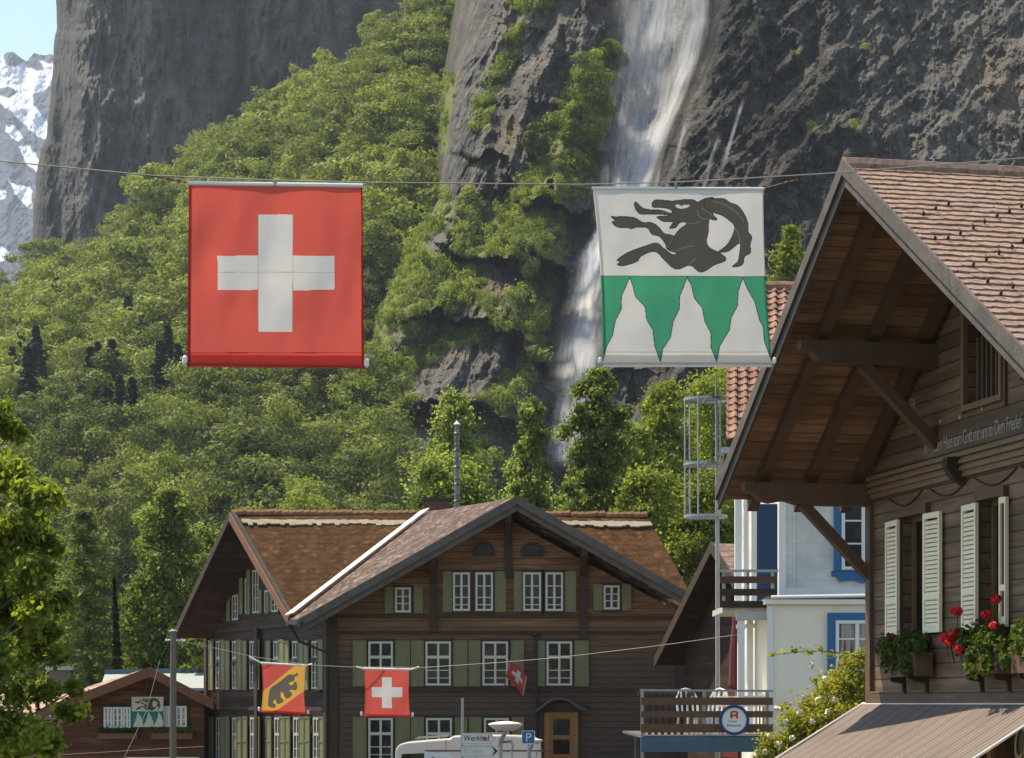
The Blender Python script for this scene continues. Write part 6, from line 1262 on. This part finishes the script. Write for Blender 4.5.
m = MB(); m.prism([Vector((SX(a), sgd + .4, SZ(b))) for a, b in ((423, 753.5), (446, 753.5), (454, 760), (446, 767), (423, 767))], (0, .012, 0)); m.build('arrow_board', M['white'], s2); m = MB(); m.tube([(SX(426), sgd + .43, 0), (SX(426), sgd + .43, SZ(752))], .018, 8); m.build('post', M['metal'], s2)
text('word', 'Post', (SX(430), sgd + .395, SZ(763.5)), (1, 0, 0), .11, M['dark'], s2, .001, 0, .85)
pk = thing('parking_sign', P(528.5, 737, 40), 'square blue parking sign with white letter P beside the door', 'sign'); pc = P(528.3, 737.3, 40); pk.location = (pc.x, pc.y, 0)
m = MB(); m.box(pc, (1, 0, 0), (0, 1, 0), Zv, (-.115, .115), (0, .015), (-.115, .115)); m.build('plate', pm('sign_blue', (.02, .12, .28), .4, .05, 3, 0), pk, bevel=.004)
m = MB(); [m.bar(pc + Vector((a0, -.003, b0)), pc + Vector((a1, -.003, b1)), .01, .01) for a0, b0, a1, b1 in ((-.115, -.115, .115, -.115), (.115, -.115, .115, .115), (.115, .115, -.115, .115), (-.115, .115, -.115, -.115))]; m.build('border', M['white'], pk)
text('letter', 'P', pc + Vector((-.055, -.004, -.075)), (1, 0, 0), .22, M['white'], pk, .002); m = MB(); m.tube([(pc.x, pc.y + .03, 0), (pc.x, pc.y + .03, pc.z + .1)], .02, 8); m.build('post', M['metal'], pk)

# ---------- rose bush beside the right chalet
M['leaf_rose'] = leafmat('rose_leaves', (.26, .27, .035), (.60, .54, .13), .5, 2.5); M['rosep'] = pm('pale_rose_petals', (.80, .70, .52), .6, .15, 9, 0)
rb = thing('rose_bush', (HX(835, 30), 30, 0), 'yellow green climbing rose with pale pink blooms before the white house', 'rose bush'); cl = []
for (px, py, r) in [(850, 665, 12), (858, 680, 18), (840, 690, 20), (822, 700, 20), (805, 715, 20), (790, 730, 18), (775, 745, 16), (830, 725, 28), (850, 710, 26), (800, 750, 26), (765, 758, 12), (845, 750, 34), (815, 680, 6), (866, 660, 12), (800, 770, 34), (840, 780, 40), (862, 735, 30), (783, 652, 4), (795, 651, 4), (808, 652, 4), (820, 650, 5), (832, 655, 5), (772, 654, 3), (786, 706, 8), (845, 655, 7)]:
    c_ = P(px, py, 30 + random.uniform(-.3, .3)); rr_ = r / F * 30; n_s = 5 if r > 10 else 1
    for _ in range(n_s): dd = Vector(RNG.normal(size=3)).normalized() * rr_ * .6 * (n_s > 1); cl.append((c_.x + dd.x, c_.y + dd.y, c_.z + dd.z, rr_ * .6 + .02, rr_ * .6 + .02, rr_ * .45 + .015))
v, q, rn = mkcrown(cl, 26000, .03, .9, .35); npmesh('foliage', v, q, M['leaf_rose'], rb, {'rnd': rn})
m = MB()
big_ = [q for q in cl if q[3] > .14]
m.tube([P(868, 662, 30), P(850, 654, 30), P(820, 651, 30), P(795, 652, 30), P(774, 655, 30)], [.012, .01, .008, .006, .003], 5)
for k in range(26):
    c_ = big_[random.randrange(len(big_))]; b0 = Vector((HX(840, 30) + random.uniform(-.3, .3), 30, 0)); e_ = Vector(c_[:3]); m.tube([b0, b0.lerp(e_, .5) + Vector((.1, 0, .3)), e_], [.02, .012, .005], 5)
m.build('stems', M['bark'], rb)
for (px, py) in [(790, 703), (777, 708), (803, 698), (786, 722), (770, 735), (792, 738), (779, 744), (818, 700), (828, 712), (812, 722), (765, 752), (800, 712), (835, 700), (826, 678), (811, 665), (851, 742), (797, 752), (845, 722)]:
    c0 = np.array(P(px, py, 29.5)); k = 26; dd = RNG.normal(size=(k, 3)); dd /= np.linalg.norm(dd, axis=1, keepdims=True); v, q = leafquads(c0 + dd * .03, dd, np.full(k, .026), 1.4); npmesh('bloom', v, q, M['rosep'], rb)

# ---------- waterfall
def dcl(x, y): return DS(x, y)
t = NT('falling_water'); uv = t.n('Attribute', attribute_name='fu').outputs['Fac']; vv_ = t.n('Attribute', attribute_name='fv').outputs['Fac']; al = t.n('Attribute', attribute_name='al').outputs['Fac']
cv = t.n('CombineXYZ'); t.put(cv.inputs[0], uv); t.put(cv.inputs[1], vv_); nA = t.noise(t.mapping(cv.outputs[0], (.6, .035, 1)), .8, 4, .5); nB = t.noise(t.mapping(cv.outputs[0], (.2, .02, 1)), .8, 3, .5)
fac = t.math('MULTIPLY', al, t.math('ADD', t.math('MULTIPLY', t.ramp(nA, .25, .75), .55), t.math('ADD', .12, t.math('MULTIPLY', t.ramp(nB, .25, .75), .5))), clamp=True)
df = t.n('BsdfDiffuse'); df.inputs[0].default_value = (.9, .91, .92, 1); tl = t.n('BsdfTranslucent'); tl.inputs[0].default_value = (.9, .91, .92, 1); mxa = t.n('MixShader'); mxa.inputs[0].default_value = .5; t.t.links.new(df.outputs[0], mxa.inputs[1]); t.t.links.new(tl.outputs[0], mxa.inputs[2])
tp = t.n('BsdfTransparent'); mxb = t.n('MixShader'); t.put(mxb.inputs[0], fac); t.t.links.new(tp.outputs[0], mxb.inputs[1]); t.t.links.new(mxa.outputs[0], mxb.inputs[2]); M['water'] = t.done(mxb.outputs[0])
wf = thing('waterfall', P(600, 420, 340), 'high white waterfall veil dropping down the cliff behind the ibex flag', 'waterfall')
def veil(line, off, name='water_veil', seed=0, layers=2):
    ys_ = np.arange(line[0][1], line[-1][1], 2.0); L0 = np.array(line, float); xc = np.interp(ys_, L0[:, 1], L0[:, 0]); hw = np.interp(ys_, L0[:, 1], L0[:, 2]); aa = np.interp(ys_, L0[:, 1], L0[:, 3]); k = 41; s_ = np.linspace(-1, 1, k)
    S_, Y2 = np.meshgrid(s_, ys_); X2 = xc[:, None] + S_ * hw[:, None]; dmin = dcl(X2, Y2)
    for _ in range(5): dmin = np.minimum.reduce([dmin, np.roll(dmin, 1, 0), np.roll(dmin, -1, 0), np.roll(dmin, 1, 1), np.roll(dmin, -1, 1)])
    dmin = blur(dmin, 25)
    for l_ in range(layers):
        dd = dmin - off - l_ * 2.2 - 3.5 * (1 - S_ ** 2) * hw[:, None] / 30 + (fbm(X2 / 7, Y2 / 40, 5 + seed + l_) - .5) * 2
        al_ = (sst(Y2, line[0][1], line[0][1] + 30) if line[0][1] > 0 else 1) * aa[:, None] * (1 - S_ ** 2) ** 2.2 * sst(Y2, line[-1][1], line[-1][1] - 22)
        npmesh(name, W3(X2, Y2, dd).reshape(-1, 3), gridfaces(len(ys_), k), M['water'], wf, {'fu': (X2 - xc[:, None]).ravel() * .5 + l_ * 31 + seed * 7, 'fv': Y2.ravel(), 'al': al_.ravel()}, smooth=True)
veil([(668, -80, 50, .5), (664, 0, 48, .5), (656, 60, 42, .46), (646, 120, 34, .44), (636, 180, 27, .5), (622, 230, 24, .4)], 3.0, seed=1)
veil([(702, -80, 14, .6), (698, 20, 14, .6), (688, 60, 13, .6), (673, 100, 14, .6), (660, 130, 13, .65), (648, 160, 12, .75), (636, 195, 11, .8)], 5.0, 'main_stream', 2)
veil([(638, -80, 26, .3), (632, 60, 30, .36), (626, 130, 30, .42), (620, 190, 26, .45), (604, 240, 22, .35)], 4.0, 'spray_veil', 3, 1)
veil([(624, 180, 8, .9), (608, 220, 10, .95), (598, 250, 18, .75), (590, 290, 20, .7), (583, 340, 22, .6), (577, 390, 24, .35), (569, 430, 21, .75), (562, 470, 22, .6)], 4.0, 'lower_stream', 4)
veil([(604, 240, 26, .35), (588, 320, 34, .45), (574, 400, 36, .45)], 6.0, 'spray_veil', 5, 1)
for k, (a, b_, c_, e_) in enumerate([(652, 150, 640, 190), (664, 150, 652, 192), (672, 168, 662, 196), (720, 130, 700, 190), (745, 95, 722, 160), (690, 110, 670, 170)]):
    veil([(a, b_, 3.5, .7), ((a + c_) / 2 + 1, (b_ + e_) / 2, 3, .5), (c_, e_ + 12, 3.5, .4)], 1.0, 'trickle', 6 + k, 1)
#OBJEND
